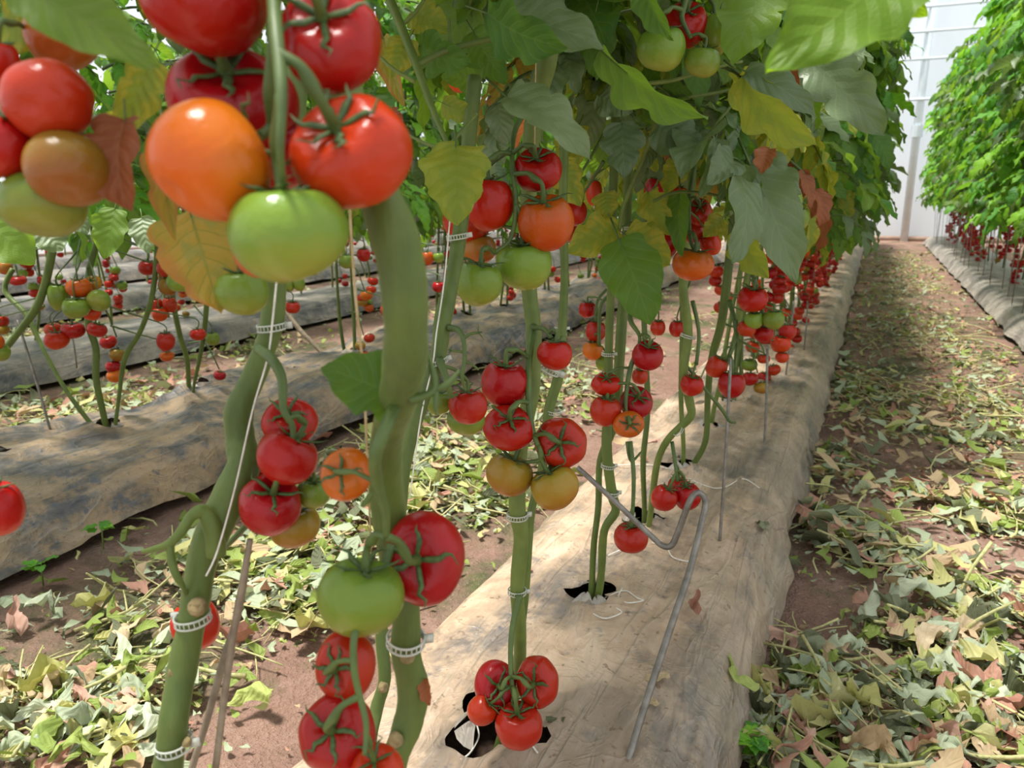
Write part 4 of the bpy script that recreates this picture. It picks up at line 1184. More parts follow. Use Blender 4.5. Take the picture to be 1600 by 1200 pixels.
def foliage(pl, x, y, n, zlo, zhi, kinds, lod, L=(.30, .42), off=.12, ok=None, faceb=None, seed=0, zpow=1.0):
    rnd = random.Random(seed)
    made = tries = 0
    while made < n and tries < n * 6:
        tries += 1
        z = lerp(zlo, zhi, rnd.random() ** zpow)
        az = rnd.uniform(0, 2 * math.pi)
        if faceb is not None and rnd.random() < .6:
            az = faceb + rnd.gauss(0, .7)
        ll = rnd.uniform(*L) * (.85 if z < zlo + .15 else 1)
        dirv = Vector((-math.sin(az), math.cos(az), 0))
        o_ = rnd.uniform(0, off)
        p0 = Vector((x, y, z)) + dirv * o_ + Vector((rnd.uniform(-.05, .05), rnd.uniform(-.1, .1), 0))
        p1 = p0 + dirv * ll * .5 + Vector((0, 0, -.05 * ll)); p2 = p0 + dirv * ll * .85 + Vector((0, 0, -.5 * ll))
        if ok and not ok(p0, p1, p2):
            continue
        kk = rnd.choices([k for k, _ in kinds], [wt if not (k in ('yellow', 'rusty', 'brown') and z > zlo + .45) else wt * .1 for k, wt in kinds])[0]
        M = Matrix.Translation(p0 - pl.location) @ Matrix.Rotation(az, 4, 'Z') @ Matrix.Rotation(rnd.uniform(-.45, .25), 4, 'X') @ Matrix.Rotation(rnd.uniform(-.4, .4), 4, 'Y') @ Matrix.Diagonal((ll, ll, ll * rnd.uniform(.8, 1.2), 1))
        link('leaf', leafmesh(kk, lod), pl, mat=M)
        made += 1
    NLEAF[0] += made
K_NEAR = [('green', 4), ('grey', 3), ('yellow', 2.6), ('rusty', .2), ('brown', .25)]
K_ROW = [('green', 5), ('grey', 3), ('hedge', .8), ('yellow', .6)]
K_HEDGE = [('hedge', 6), ('green', 3), ('grey', 1.6)]
K_LEFT = [('green', 6), ('grey', 1.5), ('hedge', 2), ('yellow', .8)]
foliage(A2, -.5, .52, 14, 1.45, 1.9, K_NEAR, 2, (.22, .32), ok=ok_near, seed=1)
foliage(A3, -.53, .75, 20, 1.25, 1.9, K_NEAR, 2, (.22, .32), ok=ok_near, seed=2)
for pl, y, sd3 in ((B, 1.0, 3), (C, 1.49, 4), (D_, 1.95, 5), (E_, 2.38, 6), (F_, 2.89, 7)):
    foliage(pl, -.49, y, 105, .96, 1.85, K_NEAR, 3 if y < 2 else 2, (.2, .32), ok=ok_near, seed=sd3, off=.2, zpow=1.5)

# ------------------------------------------------------------------ the rest of the rows
FRUIT = []        # candidates: apparent size, position, radius, ripeness, row key
def row_plant(k, x, y, nleaf, zlo, zhi, kinds, lod, label, group, ok=None, faceb=None, trusses=3, seed=0, L=(.30, .42), stems=1, redness=.8, side=None):
    rnd = random.Random(seed)
    pl = plant(x, y, label, group)
    base = pl.location
    for s in range(stems):
        mb = MB()
        dx, dy = rnd.uniform(-.09, .09), rnd.uniform(-.16, .16)
        pts = []
        zt = zhi
        nn = 9
        for i in range(nn + 1):
            t = i / nn
            wob = math.sin(t * 9 + seed + s * 2) * .035 * (1 - t)
            pts.append((x + dx * math.sin(t * 2.2) + wob, y + dy * math.sin(t * 2.0) + wob * .8 * math.cos(seed), .06 + t * (zt - .06), lerp(.0095, .007, t) * (1 + .15 * math.sin(i * 2.1))))
        tube(mb, smooth_path(pts, 3 if lod > 1 else 1), 8 if lod > 1 else 5)
        link('stem', mb.mesh('stem', M_stem, off=base), pl)
    for q in range(trusses):
        z = rnd.choice((.3, .45, .6, .72, .85, .95)) + rnd.uniform(-.07, .07)
        az = (side if side is not None and rnd.random() < .75 else rnd.uniform(0, 6.28)) + rnd.uniform(-.6, .6)
        dv = Vector((-math.sin(az), math.cos(az), 0))
        a = Vector((x, y, z + .14)); b = a + dv * .07 + Vector((0, 0, .0)); c = a + dv * .12 + Vector((0, 0, -.12))
        mb = MB()
        tube(mb, smooth_path([(*a, .004), (*b, .004), (*c, .003)], 3), 5 if lod > 1 else 3)
        link('truss', mb.mesh('truss', M_truss, off=base), pl)
        n = rnd.choice((1, 2, 3, 3, 4, 4, 5))
        for i in range(n):
            r = rnd.uniform(.026, .036)
            a2 = rnd.uniform(0, 6.28)
            p = c + Vector((math.cos(a2) * .03 * (n > 1), math.sin(a2) * .035 * (n > 1), -.02 - .042 * i + rnd.uniform(-.01, .01)))
            rn = rnd.random()
            ripe = redness - (.25 if z > .8 else 0)
            mat = rnd.choice(('red', 'red', 'scarlet')) if rn < ripe else rnd.choice(('orange', 'green', 'green', 'olive'))
            q2 = proj(p)
            if q2 and in_frame(q2[0], q2[1], 20) and p.z > .16:
                FRUIT.append((r / q2[2] * FPX * 2, p, r, mat, k, q2))
    foliage(pl, x, y, nleaf, zlo, zhi, kinds, lod, L, .46 if k == 'r' else .34, ok, faceb, seed + 500)
    return pl
RH = math.pi / 2       # azimuth that points to -X
LH = -math.pi / 2      # azimuth that points to +X
for i, (x, y) in enumerate(hole_pts[0]):
    if y < 3.2: continue
    far = y > 7
    row_plant(0, x, y, 105 if not far else 75, .93, 2.4, K_ROW, 2 if y < 6 else 1, 'tomato plant in the shaded middle row, receding towards the far wall',
              'plants receding in the middle row', ok_row0, LH, 6, 1000 + i, (.25, .38), 2 if y < 8 else 1, .85, LH)
for i, (x, y) in enumerate(hole_pts['r']):
    if y < 3.2: continue
    row_plant('r', x, y, 175 if y < 11 else 115, .96, 3.1, K_HEDGE, 2 if y < 8 else 1, 'leafy tomato plant in the bright hedge row at right',
              'plants of the right hedge row', ok_right, RH, 7, 2000 + i, (.27, .40), 2 if y < 9 else 1, .93, RH)
def left_stem(pl, pts, name='stem'):
    add_stem(pl, pts, 4, 9, name)
def ok_left(p0, p1, p2, kind=None):
    for p in (p0, p1, p2):
        q = proj(p)
        if q and in_frame(q[0], q[1]) and q[1] > 372: return False
    return True
LEFT = []
for i, (x, y) in enumerate(hole_pts[1]):
    if y > 12: continue
    _p = row_plant(1, x, y, 70, .85, 2.3, K_LEFT, 2 if y < 5 else 1, 'tomato plant in the bed at left, behind the nearest stems', 'plants in the left bed', ok_left, LH, 2 if y < 3.2 else 4, 3000 + i, (.25, .38), 0 if 1.2 < y < 3.2 else 2, .65, LH)
    LEFT.append(_p)
def d1(x, y, z=.5):
    return proj(Vector((x, y, z)))[2]
a_, b_, c_, e_ = LEFT[1], LEFT[2], LEFT[3], LEFT[4]
a_['label'] = 'left bed tomato plant whose thick stem curves out at the left edge'
b_['label'] = 'left bed tomato plant with several stems from one torn hole, under the green trio'
c_['label'] = 'left bed tomato plant whose pale stems rise beside the bright flat red tomato'
w1 = lambda p, r=.017: wp(p.location.x, p.location.y, .08, r)
dA = 2.72
left_stem(a_, [(90, 300, 2.6, 13), (82, 390, 2.6, 13), (62, 470, 2.62, 12), (28, 520, 2.66, 11), (-10, 566, 2.7, 11), (-70, 640, 2.72, 10), w1(a_)])
left_stem(b_, [(170, 330, 2.8, 9), (140, 420, 2.8, 10), (138, 500, 2.82, 11), (150, 545, 2.85, 11), (150, 590, 2.88, 10), (160, 640, 2.92, 10), w1(b_)])
left_stem(b_, [(20, 420, 3.0, 8), (8, 455, 3.0, 8), (40, 490, 2.98, 8), (60, 530, 2.97, 7), (75, 560, 2.96, 6), (110, 620, 2.95, 7), w1(b_)])
left_stem(b_, [(248, 340, 2.75, 8), (244, 410, 2.78, 8), (236, 470, 2.8, 8), (218, 520, 2.85, 8), (195, 560, 2.88, 8), (186, 620, 2.93, 6), (180, 665, 2.95, 6), w1(b_)])
left_stem(c_, [(262, 330, 3.2, 8), (268, 450, 3.2, 9), (280, 520, 3.25, 8), (292, 560, 3.3, 8), (296, 610, 3.4, 7), w1(c_)])
left_stem(c_, [(325, 440, 3.1, 8), (320, 510, 3.15, 8), (312, 560, 3.2, 6), (302, 610, 3.35, 5), w1(c_)])
for k, n, ymax in ((2, 26, 13), (3, 16, 15), (4, 14, 16), (5, 12, 16)):
    for i, (x, y) in enumerate(hole_pts[k]):
        if y > ymax or y < 2: continue
        if k > 3 and i % 2: continue
        row_plant(k, x, y, n, .85, 2.2, K_LEFT, 1, {2: 'tomato plant in the second bed to the left, behind the grey mulch strip', 3: 'distant tomato plant in the third bed to the left',
                  4: 'far tomato plant glimpsed between stems at left', 5: 'farthest tomato plant glimpsed at left'}[k], 'plants in the far left beds', None, LH, 3, 4000 + 100 * (k) + i, (.4, .5), 1, .8, LH)
for i, (x, y) in enumerate(hole_pts['rr']):
    if y < 5 or i % 2: continue
    row_plant('rr', x, y, 26, .75, 2.4, K_HEDGE, 1, 'tomato plant behind the right hedge row', 'plants behind the right hedge row', None, RH, 3, 6000 + i, (.45, .55), 1, .9, RH)
FRUIT.sort(key=lambda c: -c[0])
# keep loose fruit of the left bed out of the way of the fruit placed one by one
hero_px = [(t[0], t[1], t[2]) for t in TOM if t[4] > 1.9 or t[2] > 60]
def clear(c):
    u, v, d = c[5]
    return all(math.hypot(u - a, v - b) > (wd + c[0]) * .45 for a, b, wd in hero_px)
FRUIT = [c for c in FRUIT if c[4] != 1 or clear(c)]
ROWLAB = {0: ('tomato in the shaded far part of the middle row', 'tomatoes far along the middle row'),
          'r': ('tomato hanging below the bright hedge row at right', 'tomatoes under the right hedge row'),
          'rr': ('tomato behind the right hedge row', 'tomatoes behind the right hedge row'),
          1: ('tomato on a plant in the bed at left', 'tomatoes in the left bed'),
          2: ('tomato in the second bed to the left', 'tomatoes in the second left bed'), 3: ('distant tomato in the third bed to the left', 'tomatoes in the far left beds'),
          4: ('far tomato glimpsed between stems at left', 'tomatoes in the far left beds'), 5: ('farthest tomato glimpsed at left', 'tomatoes in the far left beds')}
CNAME = {'red': 'red', 'scarlet': 'bright red', 'orange': 'orange', 'olive': 'olive', 'green': 'green', 'blush': 'brownish'}
limit = 300 - NTOM[0]
rest = MB()
mk = list(TM)
for i, (sz, p, r, mat, k, q) in enumerate(FRUIT):
    rnd = random.Random(i)
    D = Vector((rnd.uniform(-.3, .3), rnd.uniform(-.3, .3), 1)).normalized()
    s = (r, r, r * rnd.uniform(.92, 1.06))
    if i < limit:
        lab, grp = ROWLAB[k]
        add_tomato(p, D, *s, mat, 2 if sz > 14 else 1, CNAME[mat] + ' ' + lab, grp, sz > 7)
    else:
        me = tomato_mesh(mat, 1)
        M = tomato_matrix(p, D, *s)
        rest.add([M @ v.co for v in me.vertices], [tuple(f.vertices) for f in me.polygons], None, mk.index(mat))
if rest.f:
    tag(link('distant_tomatoes', rest.mesh('distant_tomatoes', [TM[k] for k in mk])), 'countless small red tomatoes hanging far along the rows', 'tomatoes', kind='stuff')

# stalks that carry the fruit placed without a truss above
ALLP = [o for o in COL.objects if o.name.startswith('tomato_plant')]
for (u, v, wd, hg, d, mat, dr, tr, lab) in TOM:
    if tr: continue
    p = at(u, v, d); r = wd * d / FPX / 2
    pl = min(ALLP, key=lambda o: (o.location.xy - p.xy).length)
    a = p + Vector((0, 0, .6 * r)); b = p + Vector((0, 0, 1.9 * r))
    e = Vector((pl.location.x, pl.location.y, b.z + .10)); e = b.lerp(e, min(1, .2 / max(.01, (e - b).length)))
    mb = MB(); tube(mb, smooth_path([(*a, .0025), (*b, .0022), (*b.lerp(e, .6), .003), (*e, .004)], 4), 6)
    link('truss', mb.mesh('truss', M_truss, off=pl.location), pl)

# ------------------------------------------------------------------ rods, twine, clips
def rod(name, pts, label, mat, n=6, segs=10, cat='rod', group=None, world=False):
    mb = MB(); tube(mb, smooth_path(pts, n) if world else pix_path(pts, n), segs)
    return tag(link(name, mb.mesh(name, mat)), label, cat, group)
rod('garden_cane', [(391, 842, .70, 9), (380, 905, .70, 11), (368, 970, .705, 11), (352, 1080, .71, 11), (338, 1190, .72, 11), (320, 1330, .75, 11)], 'straight grey rod leaning beside the nearest left stem', M_oldrod)
rod('garden_cane', [(386, 880, .715, 9), (372, 960, .72, 11), (350, 1030, .725, 12), (325, 1120, .73, 11), (300, 1200, .735, 11), (262, 1330, .76, 11)], 'paler weathered cane crossing behind the grey rod at left', M_oldrod)
q = wp(-.36, .88, .1, .011)
rod('bent_rod', [(902, 730, 1.52, 8), (960, 783, 1.5, 8.5), (1020, 840, 1.48, 9), (1036, 853, 1.47, 10), (1048, 853, 1.465, 10), (1056, 840, 1.46, 10), (1074, 792, 1.44, 10), (1082, 776, 1.44, 10), (1092, 770, 1.44, 10),
                 (1101, 780, 1.44, 10), (1100, 800, 1.43, 10), (1078, 890, 1.39, 11), (1048, 980, 1.34, 11.5), (1010, 1095, 1.28, 12), (984, 1180, 1.24, 12), (970, 1225, 1.22, 12)], 'long steel rod bent into a hook, stuck in the middle bed', M_steel, 5, 10)
def upright(u0, v0, u1, v1, wd, label, foot=False):
    g = ground(u1, v1, .13)
    d = (g - CAM).dot(CF)
    pts = [(u0, v0, d * .985, wd), ((u0 + u1) / 2 + 1, (v0 + v1) / 2, d * .99, wd), (u1, v1, d, wd)]
    if foot:
        pts.append((u1 + 3, v1 + 4, d * .995, wd))
    rod('wire_stake', pts, label, M_steel, 3, 7, 'stake', 'thin wire stakes')
upright(1142, 560, 1123, 868, 5, 'tall thin wire stake standing in front of the pair of red tomatoes')
upright(1199, 545, 1194, 708, 4, 'thin wire stake with rusty foot near the bed edge', True)
upright(1240, 470, 1226, 600, 3, 'thin wire stake farther along the bed edge')
upright(1262, 470, 1255, 560, 2.5, 'short thin wire stake at the shaded row end')
upright(27, 500, 82, 684, 4, 'dark wire stake slanting in the left bed near the frame edge')
upright(112, 520, 120, 575, 2.5, 'thin wire stake behind the red tomatoes at left')
for i, (x, y) in enumerate(hole_pts['r']):
    if y < 5.5: continue
    lean = random.Random(i).uniform(-.05, .05)
    rod('wire_stake', [(x - .33, y, .05, .004), (x - .33 + lean, y + lean, .75, .004)], 'thin wire stake standing in the right bed', M_steel, 1, 5, 'stake', 'wire stakes in the right bed', True)
rod('twine', [(545, 300, .60, 4.5), (552, 420, .61, 4.5), (560, 510, .62, 4.5), (568, 582, .63, 4.5), (573, 700, .66, 4), (580, 860, .7, 3)], 'tan twine hanging from the nearest cluster beside the thick stem', M_twine, 4, 6, 'twine')
rod('twine', [(434, 420, .70, 3.5), (426, 500, .69, 3.5), (418, 560, .69, 3), (395, 640, .69, 3), (368, 760, .68, 3), (340, 860, .675, 3), (322, 900, .675, 3)], 'pale twine running down the clipped left stem', M_thread, 5, 6, 'twine')
rod('twine', [(704, 330, .97, 2.5), (694, 440, .95, 2.5), (682, 520, .93, 2.5), (676, 570, .93, 2.5), (658, 650, .92, 2.5), (640, 780, .92, 2)], 'pale twine along the slender stem in the centre', M_thread, 4, 6, 'twine')
rod('twine', [(838, 60, 1.07, 2), (836, 170, 1.1, 2), (835, 300, 1.16, 2)], 'thin string beside the upper central stem', M_twine, 4, 5, 'twine')
dq = (ground(508, 558, .12) - CAM).dot(CF)
rod('dry_stalk', [(440, 478, dq, 7), (468, 515, dq, 8), (490, 538, dq, 7), (508, 558, dq, 6)], 'pale dry stalk leaning over the left bed beside the twine', M_oldrod, 3, 6, 'stalk')
def string_on_bed(pts, label):
    out = []
    zf = film_z(0)
    for (u, v, h) in pts:
        g = ground(u, v, .16)
        z = zf(max(-.82, min(-.13, g.x)), g.y) + .004
        if h: 
            g = at(u, v, (g - CAM).dot(CF)); z = g.z + h
        out.append((g.x, g.y, max(z, .1), .0016))
    rod('white_string', out, label, M_thread, 6, 5, 'string', None, True)
string_on_bed([(945, 945, .0), (975, 935, 0), (995, 948, 0), (1004, 952, 0), (980, 957, 0), (966, 945, 0), (972, 930, 0)], 'loose white string loop beside the torn planting hole')
string_on_bed([(940, 950, 0), (962, 965, 0), (970, 974, 0), (945, 982, 0), (925, 970, 0)], 'loose white string in front of the torn planting hole')
string_on_bed([(1018, 855, 0), (1040, 862, 0), (1052, 878, 0), (1085, 890, 0)], 'white string trailing from the hole behind the single low tomato')
string_on_bed([(960, 737, 0), (1030, 740, 0), (1100, 766, 0), (1130, 770, 0), (1160, 760, 0), (1186, 768, 0)], 'white string wandering across the middle bed')
string_on_bed([(950, 880, 0), (975, 872, 0), (985, 860, 0)], 'short white string under the single low tomato')
string_on_bed([(745, 1145, 0), (748, 1165, 0), (735, 1190, 0), (720, 1200, 0)], 'white string hanging at the lowest central cluster, left')
string_on_bed([(785, 1160, 0), (800, 1180, 0), (825, 1185, 0), (840, 1200, 0)], 'white string in the hole under the lowest central cluster')

def clip_geo():
    """ladder-strip plastic ring clip of unit radius with a locking tab"""
    mb = MB()
    n = 28
    for zz in (-.22, .22):
        tube(mb, [(math.cos(a) * 1.08, math.sin(a) * 1.08, zz, .07) for a in [2 * math.pi * i / n for i in range(n + 1)]], 6)
    for i in range(22):
        a = 2 * math.pi * i / 22
        if i < 4:      # solid closing plate
            b = 2 * math.pi * (i + 1) / 22
            v = [(math.cos(t) * r, math.sin(t) * r, z) for t in (a, b) for r in (1.05, 1.13) for z in (-.2, .2)]
            mb.add(v, [(0, 1, 3, 2), (4, 6, 7, 5), (0, 4, 5, 1), (2, 3, 7, 6), (1, 5, 7, 3), (0, 2, 6, 4)])
        else:
            tube(mb, [(math.cos(a) * 1.08, math.sin(a) * 1.08, z, .045) for z in (-.2, .2)], 4)
    box(mb, (1.05, -.22, -.26), (1.6, .0, .26))
    return mb
ME_clip = clip_geo().mesh('plant_clip', M_clip)
def clip(u, v, d, rpx, tilt, label, spin=0.0, lean=.25):
    r = rpx * d / FPX
    ax = (CU * math.cos(tilt) - CR * math.sin(tilt) - CF * lean).normalized()
    x = (CR - ax * CR.dot(ax)).normalized(); y = ax.cross(x)
    o = link('plant_clip', ME_clip)
    o.matrix_world = Matrix.Translation(at(u, v, d)) @ Matrix((x, y, ax)).transposed().to_4x4() @ Matrix.Rotation(spin, 4, 'Z') @ Matrix.Diagonal((r, r, r, 1))
    tag(o, label, 'plant clip', 'plastic clips on the stems')
clip(424, 511, .72, 20, .1, 'clear plastic clip on the left stem above its first cluster', 0.2)
clip(301, 966, .70, 25, .1, 'clear plastic clip on the left stem in front of a red tomato', 2.9)
clip(272, 1163, .69, 25, .1, 'clear plastic clip lowest on the nearest left stem', .1)
clip(634, 1000, .685, 27, -.1, 'white plastic clip on the thick stem beside the mulch edge', .3, .4)
clip(714, 370, .99, 15, .15, 'clear plastic clip on the slender stem by the yellow leaf', .2)
clip(684, 565, .95, 14, .3, 'white clip on the slender stem by the empty truss', .3)
clip(808, 806, 1.2, 15, 0, 'white plastic clip under the brown-olive tomatoes', .4)
clip(808, 924, 1.22, 13, 0, 'white plastic clip on the central stem beside the torn hole', .1)
clip(876, 513, 1.29, 9, 0, 'clear clip above the small red tomato with upright sepals', .2)
clip(857, 575, 1.24, 18, -.5, 'wide clear clip beneath the small red tomato with upright sepals', .2)
clip(950, 728, 1.63, 10, -.1, 'white clip on the twin stems behind the bent rod', .4)
clip(955, 770, 1.64, 11, -.1, 'white clip where the bent rod passes the twin stems', .4)
clip(864, 644, 1.27, 10, -.1, 'white clip beside the forward facing red tomato', .4)
clip(985, 357, 1.52, 9, 0, 'white clip among the yellow leaves above the drooping leaf', .1)
clip(1060, 674, 1.94, 8, .9, 'white clip on the crooked stem', .1)
clip(1073, 525, 1.88, 9, -.3, 'clear clip above the crooked bend', .1)
clip(950, 553, 1.58, 9, 0, 'white clip beside the small orange tomato', .1)

# ------------------------------------------------------------------ litter on the soil
def litter_geo(rnd, nt_, nc):
    mb = MB()
    L, W = 1.0, rnd.uniform(.24, .55)
    leaflet(mb, Matrix.Translation((0, -.5, .12)), L, W, nt_, nc, rnd, rnd.uniform(-.9, 1.6), rnd.uniform(-.6, 1.2), rnd.uniform(-.9, .9), rnd.choice((3, 4, 5)))
    am = rnd.uniform(.07, .2)
    sd_ = rnd.uniform(0, 99)
    mb.v = [(x + am * math.sin(y * 7 + sd_), y + am * nz(x * 5, y * 5, sd_ + 4), max(0.0, z * .7 + am * 1.5 * nz(x * 4.5, y * 4.5, sd_) + am * .5 * nz(x * 11, y * 11, sd_) + .05)) for x, y, z in mb.v]
    return mb
def litter_stem_geo(rnd):
    mb = MB()
    a = rnd.uniform(-.6, .6)
    pts = [(a * (t - .5) ** 2, t - .5, .03 + .05 * math.sin(t * 3 + a * 4) ** 2, lerp(.014, .007, t)) for t in [i / 6 for i in range(7)]]
    tube(mb, pts, 6)
    for s2 in (-1, 1):
        t = rnd.uniform(.4, .8)
        tube(mb, [(a * (t - .5) ** 2, t - .5, .04, .008), (s2 * .12, t - .36, .06, .006), (s2 * .22, t - .3, .03, .004)], 5)
    return mb
rl = random.Random(99)
LIT = {k: [litter_geo(rl, 12, 3).mesh('wilted_leaf', LM[k]) for _ in range(6)] for k in LITTER}
M_lstem = simple('litter_stalk', '#9aa060', '#c8bd8c', 30, .7)
LST = [litter_stem_geo(rl).mesh('pruned_stalk', M_lstem) for _ in range(6)]
lowgeo = []
for _ in range(10):
    lowgeo.append(litter_geo(rl, 4, 1))
lowst = []
for _ in range(4):
    mbx = MB(); a = rl.uniform(-.8, .8)
    tube(mbx, [(a * (t - .5) ** 2, t - .5, .03 + .04 * math.sin(t * 3), .011) for t in (0, .33, .66, 1)], 3, 0, False)
    lowst.append(mbx)
PILES = [(1750, 900, .2, .3, 90), (1700, 1150, .2, .2, 90), (1720, 700, .15, .5, 90), (1400, 1320, .3, .15, 90), (1250, 1320, .15, .12, 50), (60, 1300, .2, .1, 50),  # u, v, radius m (across, along), count
 (1300, 740, .10, .30, 70), (1310, 835, .20, .16, 110), (1360, 870, .14, .12, 60), (1250, 1080, .12, .14, 60), (1330, 1150, .22, .14, 120), (1460, 1010, .14, .07, 80), (1560, 960, .2, .2, 130), (1460, 1130, .25, .15, 130),
 (1420, 775, .12, .08, 30), (1550, 800, .22, .25, 140), (1330, 600, .14, .5, 140), (1400, 640, .3, .7, 260), (1560, 650, .2, .7, 200), (1420, 520, .35, 1.4, 380), (1400, 440, .4, 3, 420), (1500, 560, .2, 1.2, 160), (1590, 1150, .2, .2, 90), (1190, 1180, .06, .06, 26),
 (190, 985, .12, .06, 26), (130, 1140, .22, .06, 80), (60, 1110, .16, .05, 30), (230, 1080, .14, .1, 50), (390, 900, .22, .10, 110), (450, 950, .18, .08, 90), (330, 880, .2, .2, 60), (560, 810, .25, .2, 110), (680, 720, .3, .3, 220), (700, 660, .3, .6, 170), (760, 790, .12, .1, 60),
 (110, 640, .3, .22, 110), (30, 690, .15, .15, 30), (180, 640, .2, .2, 50), (230, 600, .3, .4, 60), (880, 600, .3, .8, 130), (330, 620, .3, .3, 40), (20, 530, .3, .5, 90), (250, 480, .4, .8, 90), (420, 540, .25, .5, 70), (720, 470, .5, 1, 120), (860, 520, .4, 1, 120), (560, 470, .4, 1.2, 80),
 (640, 760, .25, .2, 90), (840, 640, .2, .5, 90), (0, 660, .2, .2, 40), (490, 870, .2, .1, 70),
]
def on_bed(x):
    for a, b in BEDS.values():
        if a + .0 < x < b - .0:
            return True
    return False
items = []
for (u, v, ra, rb, n) in PILES:
    g = ground(u, v)
    for _ in range(int(n * 1.1)):
        x, y = g.x + rl.gauss(0, ra * .6), g.y + rl.gauss(0, rb * .6)
        if on_bed(x) and rl.random() > .05: continue
        items.append((x, y, rl.uniform(0, .03), 1))
for _ in range(5200):     # loose scatter over all aisles
    k = rl.random()
    if k < .55:
        x, y = rl.uniform(-.1, 1.0), 1.2 + 15 * rl.random() ** 1.6
        if rl.random() > (.0 if y < 4 else .3) + 1.1 * (nz(x * 2.5, y * 1.1, 8) + (-.12 if y < 4 else .12)): continue
    elif k < .8:
        x, y = rl.uniform(-2.05, -.85), .6 + 9 * rl.random() ** 1.4
        if rl.random() > .15 + .9 * (nz(x * 2.5, y * 1.4, 18) + .15): continue
    else:
        x, y = rl.choice((rl.uniform(-4.05, -3.0), rl.uniform(-6.0, -5.0), rl.uniform(-8.0, -7.0))), rl.uniform(1.5, 14)
        if rl.random() > .2 + nz(x, y, 28): continue
    if on_bed(x): continue
    items.append((x, y, rl.uniform(0, .012), 0))
for (x, y, h, pile) in list(items):       # crumbs around the larger pieces
    for _ in range(2):
        a_, b_ = x + rl.gauss(0, .09), y + rl.gauss(0, .09)
        if not on_bed(a_):
            items.append((a_, b_, 0, 2))
cand = []
for (x, y, h, pile) in items:
    p = Vector((x, y, max(soil_z(x, y), 0) + h))
    q = proj(p)
    if not q or not in_frame(q[0], q[1], 500):
        continue
    seen = in_frame(q[0], q[1], 0)
    stalk = rl.random() < .16 and pile < 2
    s = rl.uniform(.12, .3) if stalk else (rl.uniform(.012, .04) if pile == 2 else rl.uniform(.05, .12)) * (.75 if p.y > 4 else 1)
    wts = (3.6, 2.2, 1.8, 2.2, 1.8, 1.8) if q[0] > 1150 else (4, 3.2, 2, 1.8, 1.2, 1.6)
    cand.append((s / q[2] * FPX, p, s, stalk, rl.choices(LITTER, wts)[0], q, seen))
cand.sort(key=lambda c: -c[0])
LNAME = {'l_sage': 'grey-green', 'l_green': 'fresh green', 'l_lime': 'pale yellow', 'l_tan': 'dry tan', 'l_pink': 'dry pinkish brown', 'l_dark': 'dark shrivelled'}
stuff = MB()
nl = ns = 0
for (sz, p, s, stalk, kind, q, seen) in cand:
    e = Matrix.Translation(p) @ Matrix.Rotation(rl.uniform(0, 6.28), 4, 'Z') @ Matrix.Rotation(rl.gauss(0, .25), 4, 'X') @ Matrix.Rotation(rl.gauss(0, .35), 4, 'Y') @ Matrix.Diagonal((s, s, s * rl.uniform(.8, 1.6), 1))
    where = 'right aisle' if p.x > -.5 else 'left aisle' if p.x > -2.5 else 'far left aisle'
    if stalk and seen and ns < 90:
        o = link('pruned_stalk', rl.choice(LST), mat=e); ns += 1
        tag(o, 'pruned leaf stalk lying in the litter of the ' + where, 'stalk', 'stalks in the ' + where)
    elif not stalk and seen and nl < 300:
        o = link('wilted_leaf', rl.choice(LIT[kind]), mat=e); nl += 1
        tag(o, LNAME[kind] + ' wilted leaf lying on the soil of the ' + where, 'leaf', 'fallen leaves in the ' + where)
    else:
        g = rl.choice(lowst) if stalk else rl.choice(lowgeo)
        stuff.add([e @ Vector(v) for v in g.v], g.f, g.uv, 6 if stalk else LITTER.index(kind))
tag(link('leaf_litter', stuff.mesh('leaf_litter', [LM[k] for k in LITTER] + [M_lstem])), 'carpet of small wilted leaf scraps strewn over the aisle soil', 'leaf litter', kind='stuff')

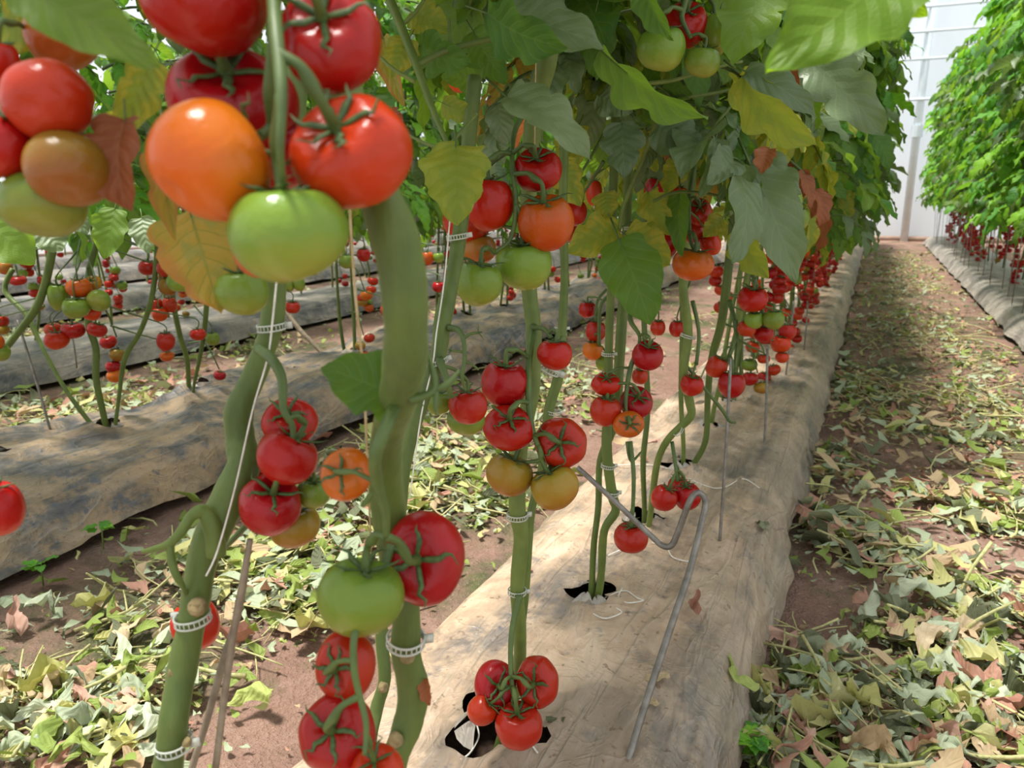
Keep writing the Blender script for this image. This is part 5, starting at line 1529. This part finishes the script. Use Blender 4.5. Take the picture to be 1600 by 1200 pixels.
# curled fallen leaf on the mulch edge and dry scraps on the film
zf0 = film_z(0)
def on_film(u, v, s, kind, rot, label, k=0):
    g = ground(u, v, .15)
    x0, x1 = BEDS[k]
    z = film_z(k)(max(x0 + .01, min(x1 - .01, g.x)), g.y) + .003
    o = link('wilted_leaf', random.choice(LIT[kind]), mat=Matrix.Translation((g.x, g.y, z)) @ Matrix.Rotation(rot, 4, 'Z') @ Matrix.Diagonal((s, s, s, 1)))
    tag(o, label, 'leaf', 'fallen leaves on the mulch film')
on_film(1154, 1034, .10, 'l_green', .9, 'curled green leaf rolled up on the edge of the middle mulch film')
on_film(1085, 965, .07, 'l_pink', .3, 'reddish dry leaf scrap on the middle mulch film beside the bent rod')
on_film(1022, 1085, .06, 'l_tan', 2, 'tan dry leaf scrap right of the bent rod, lower down')
on_film(1012, 1112, .06, 'l_tan', 1, 'tan leaf crumb just below the other scrap by the bent rod')
on_film(862, 1150, .05, 'l_dark', 1.2, 'dark twiggy scrap beside the lowest central cluster')
on_film(1018, 700, .07, 'l_pink', 2.2, 'dry reddish leaf behind the twin stems on the film')
on_film(1003, 735, .05, 'l_pink', 1.2, 'small dry leaf left of the thin stem on the film')
on_film(822, 905, .05, 'l_pink', .4, 'reddish leaf bit left of the torn hole')
on_film(1190, 830, .07, 'l_dark', .4, 'dark folded scrap right on the mulch film')
# dry scrap clinging to the thick stem
hero_leaf(A2, (662, 1060), (672, 1100), 18, .69, .69, 'brown', .8, .2, .8, .3, 2, 77)

# ------------------------------------------------------------------ small weeds
def weed(u, v, h, n, label, s):
    rnd = random.Random(int(u))
    g = ground(u, v, .02 if u > 1000 or v > 860 else .1)
    root = empty('weed', g)
    tag(root, label, 'weed')
    mb = MB(); tube(mb, [(0, 0, -.02, .0025), (.004, 0, h * .5, .002), (0, .004, h, .0015)], 6)
    link('stem', mb.mesh('stem', M_stem), root)
    for i in range(n):
        mb = MB()
        leaflet(mb, Matrix.Rotation(rnd.uniform(-.1, .4), 4, 'X'), s, s * .7, 8, 2, rnd, .5, .2, 0, 2)
        link('leaf', mb.mesh('leaf', LM['hedge']), root, mat=Matrix.Translation((rnd.uniform(-1, 1) * s * .4, rnd.uniform(-1, 1) * s * .4, h * rnd.uniform(.55, 1))) @ Matrix.Rotation(6.28 * i / n * 1.6 + rnd.random(), 4, 'Z'))
weed(66, 905, .05, 6, 'small green weed seedling at the front edge of the left mulch film', .045)
weed(160, 848, .06, 7, 'taller green weed seedling on the left mulch film edge', .045)
weed(1180, 1185, .05, 16, 'clump of fresh green weeds at the bottom by the mulch edge', .04)
weed(1215, 905, .03, 8, 'tiny weeds growing right against the middle mulch edge', .025)
weed(905, 815, .03, 4, 'tiny seedling in front of the single low tomato', .03)
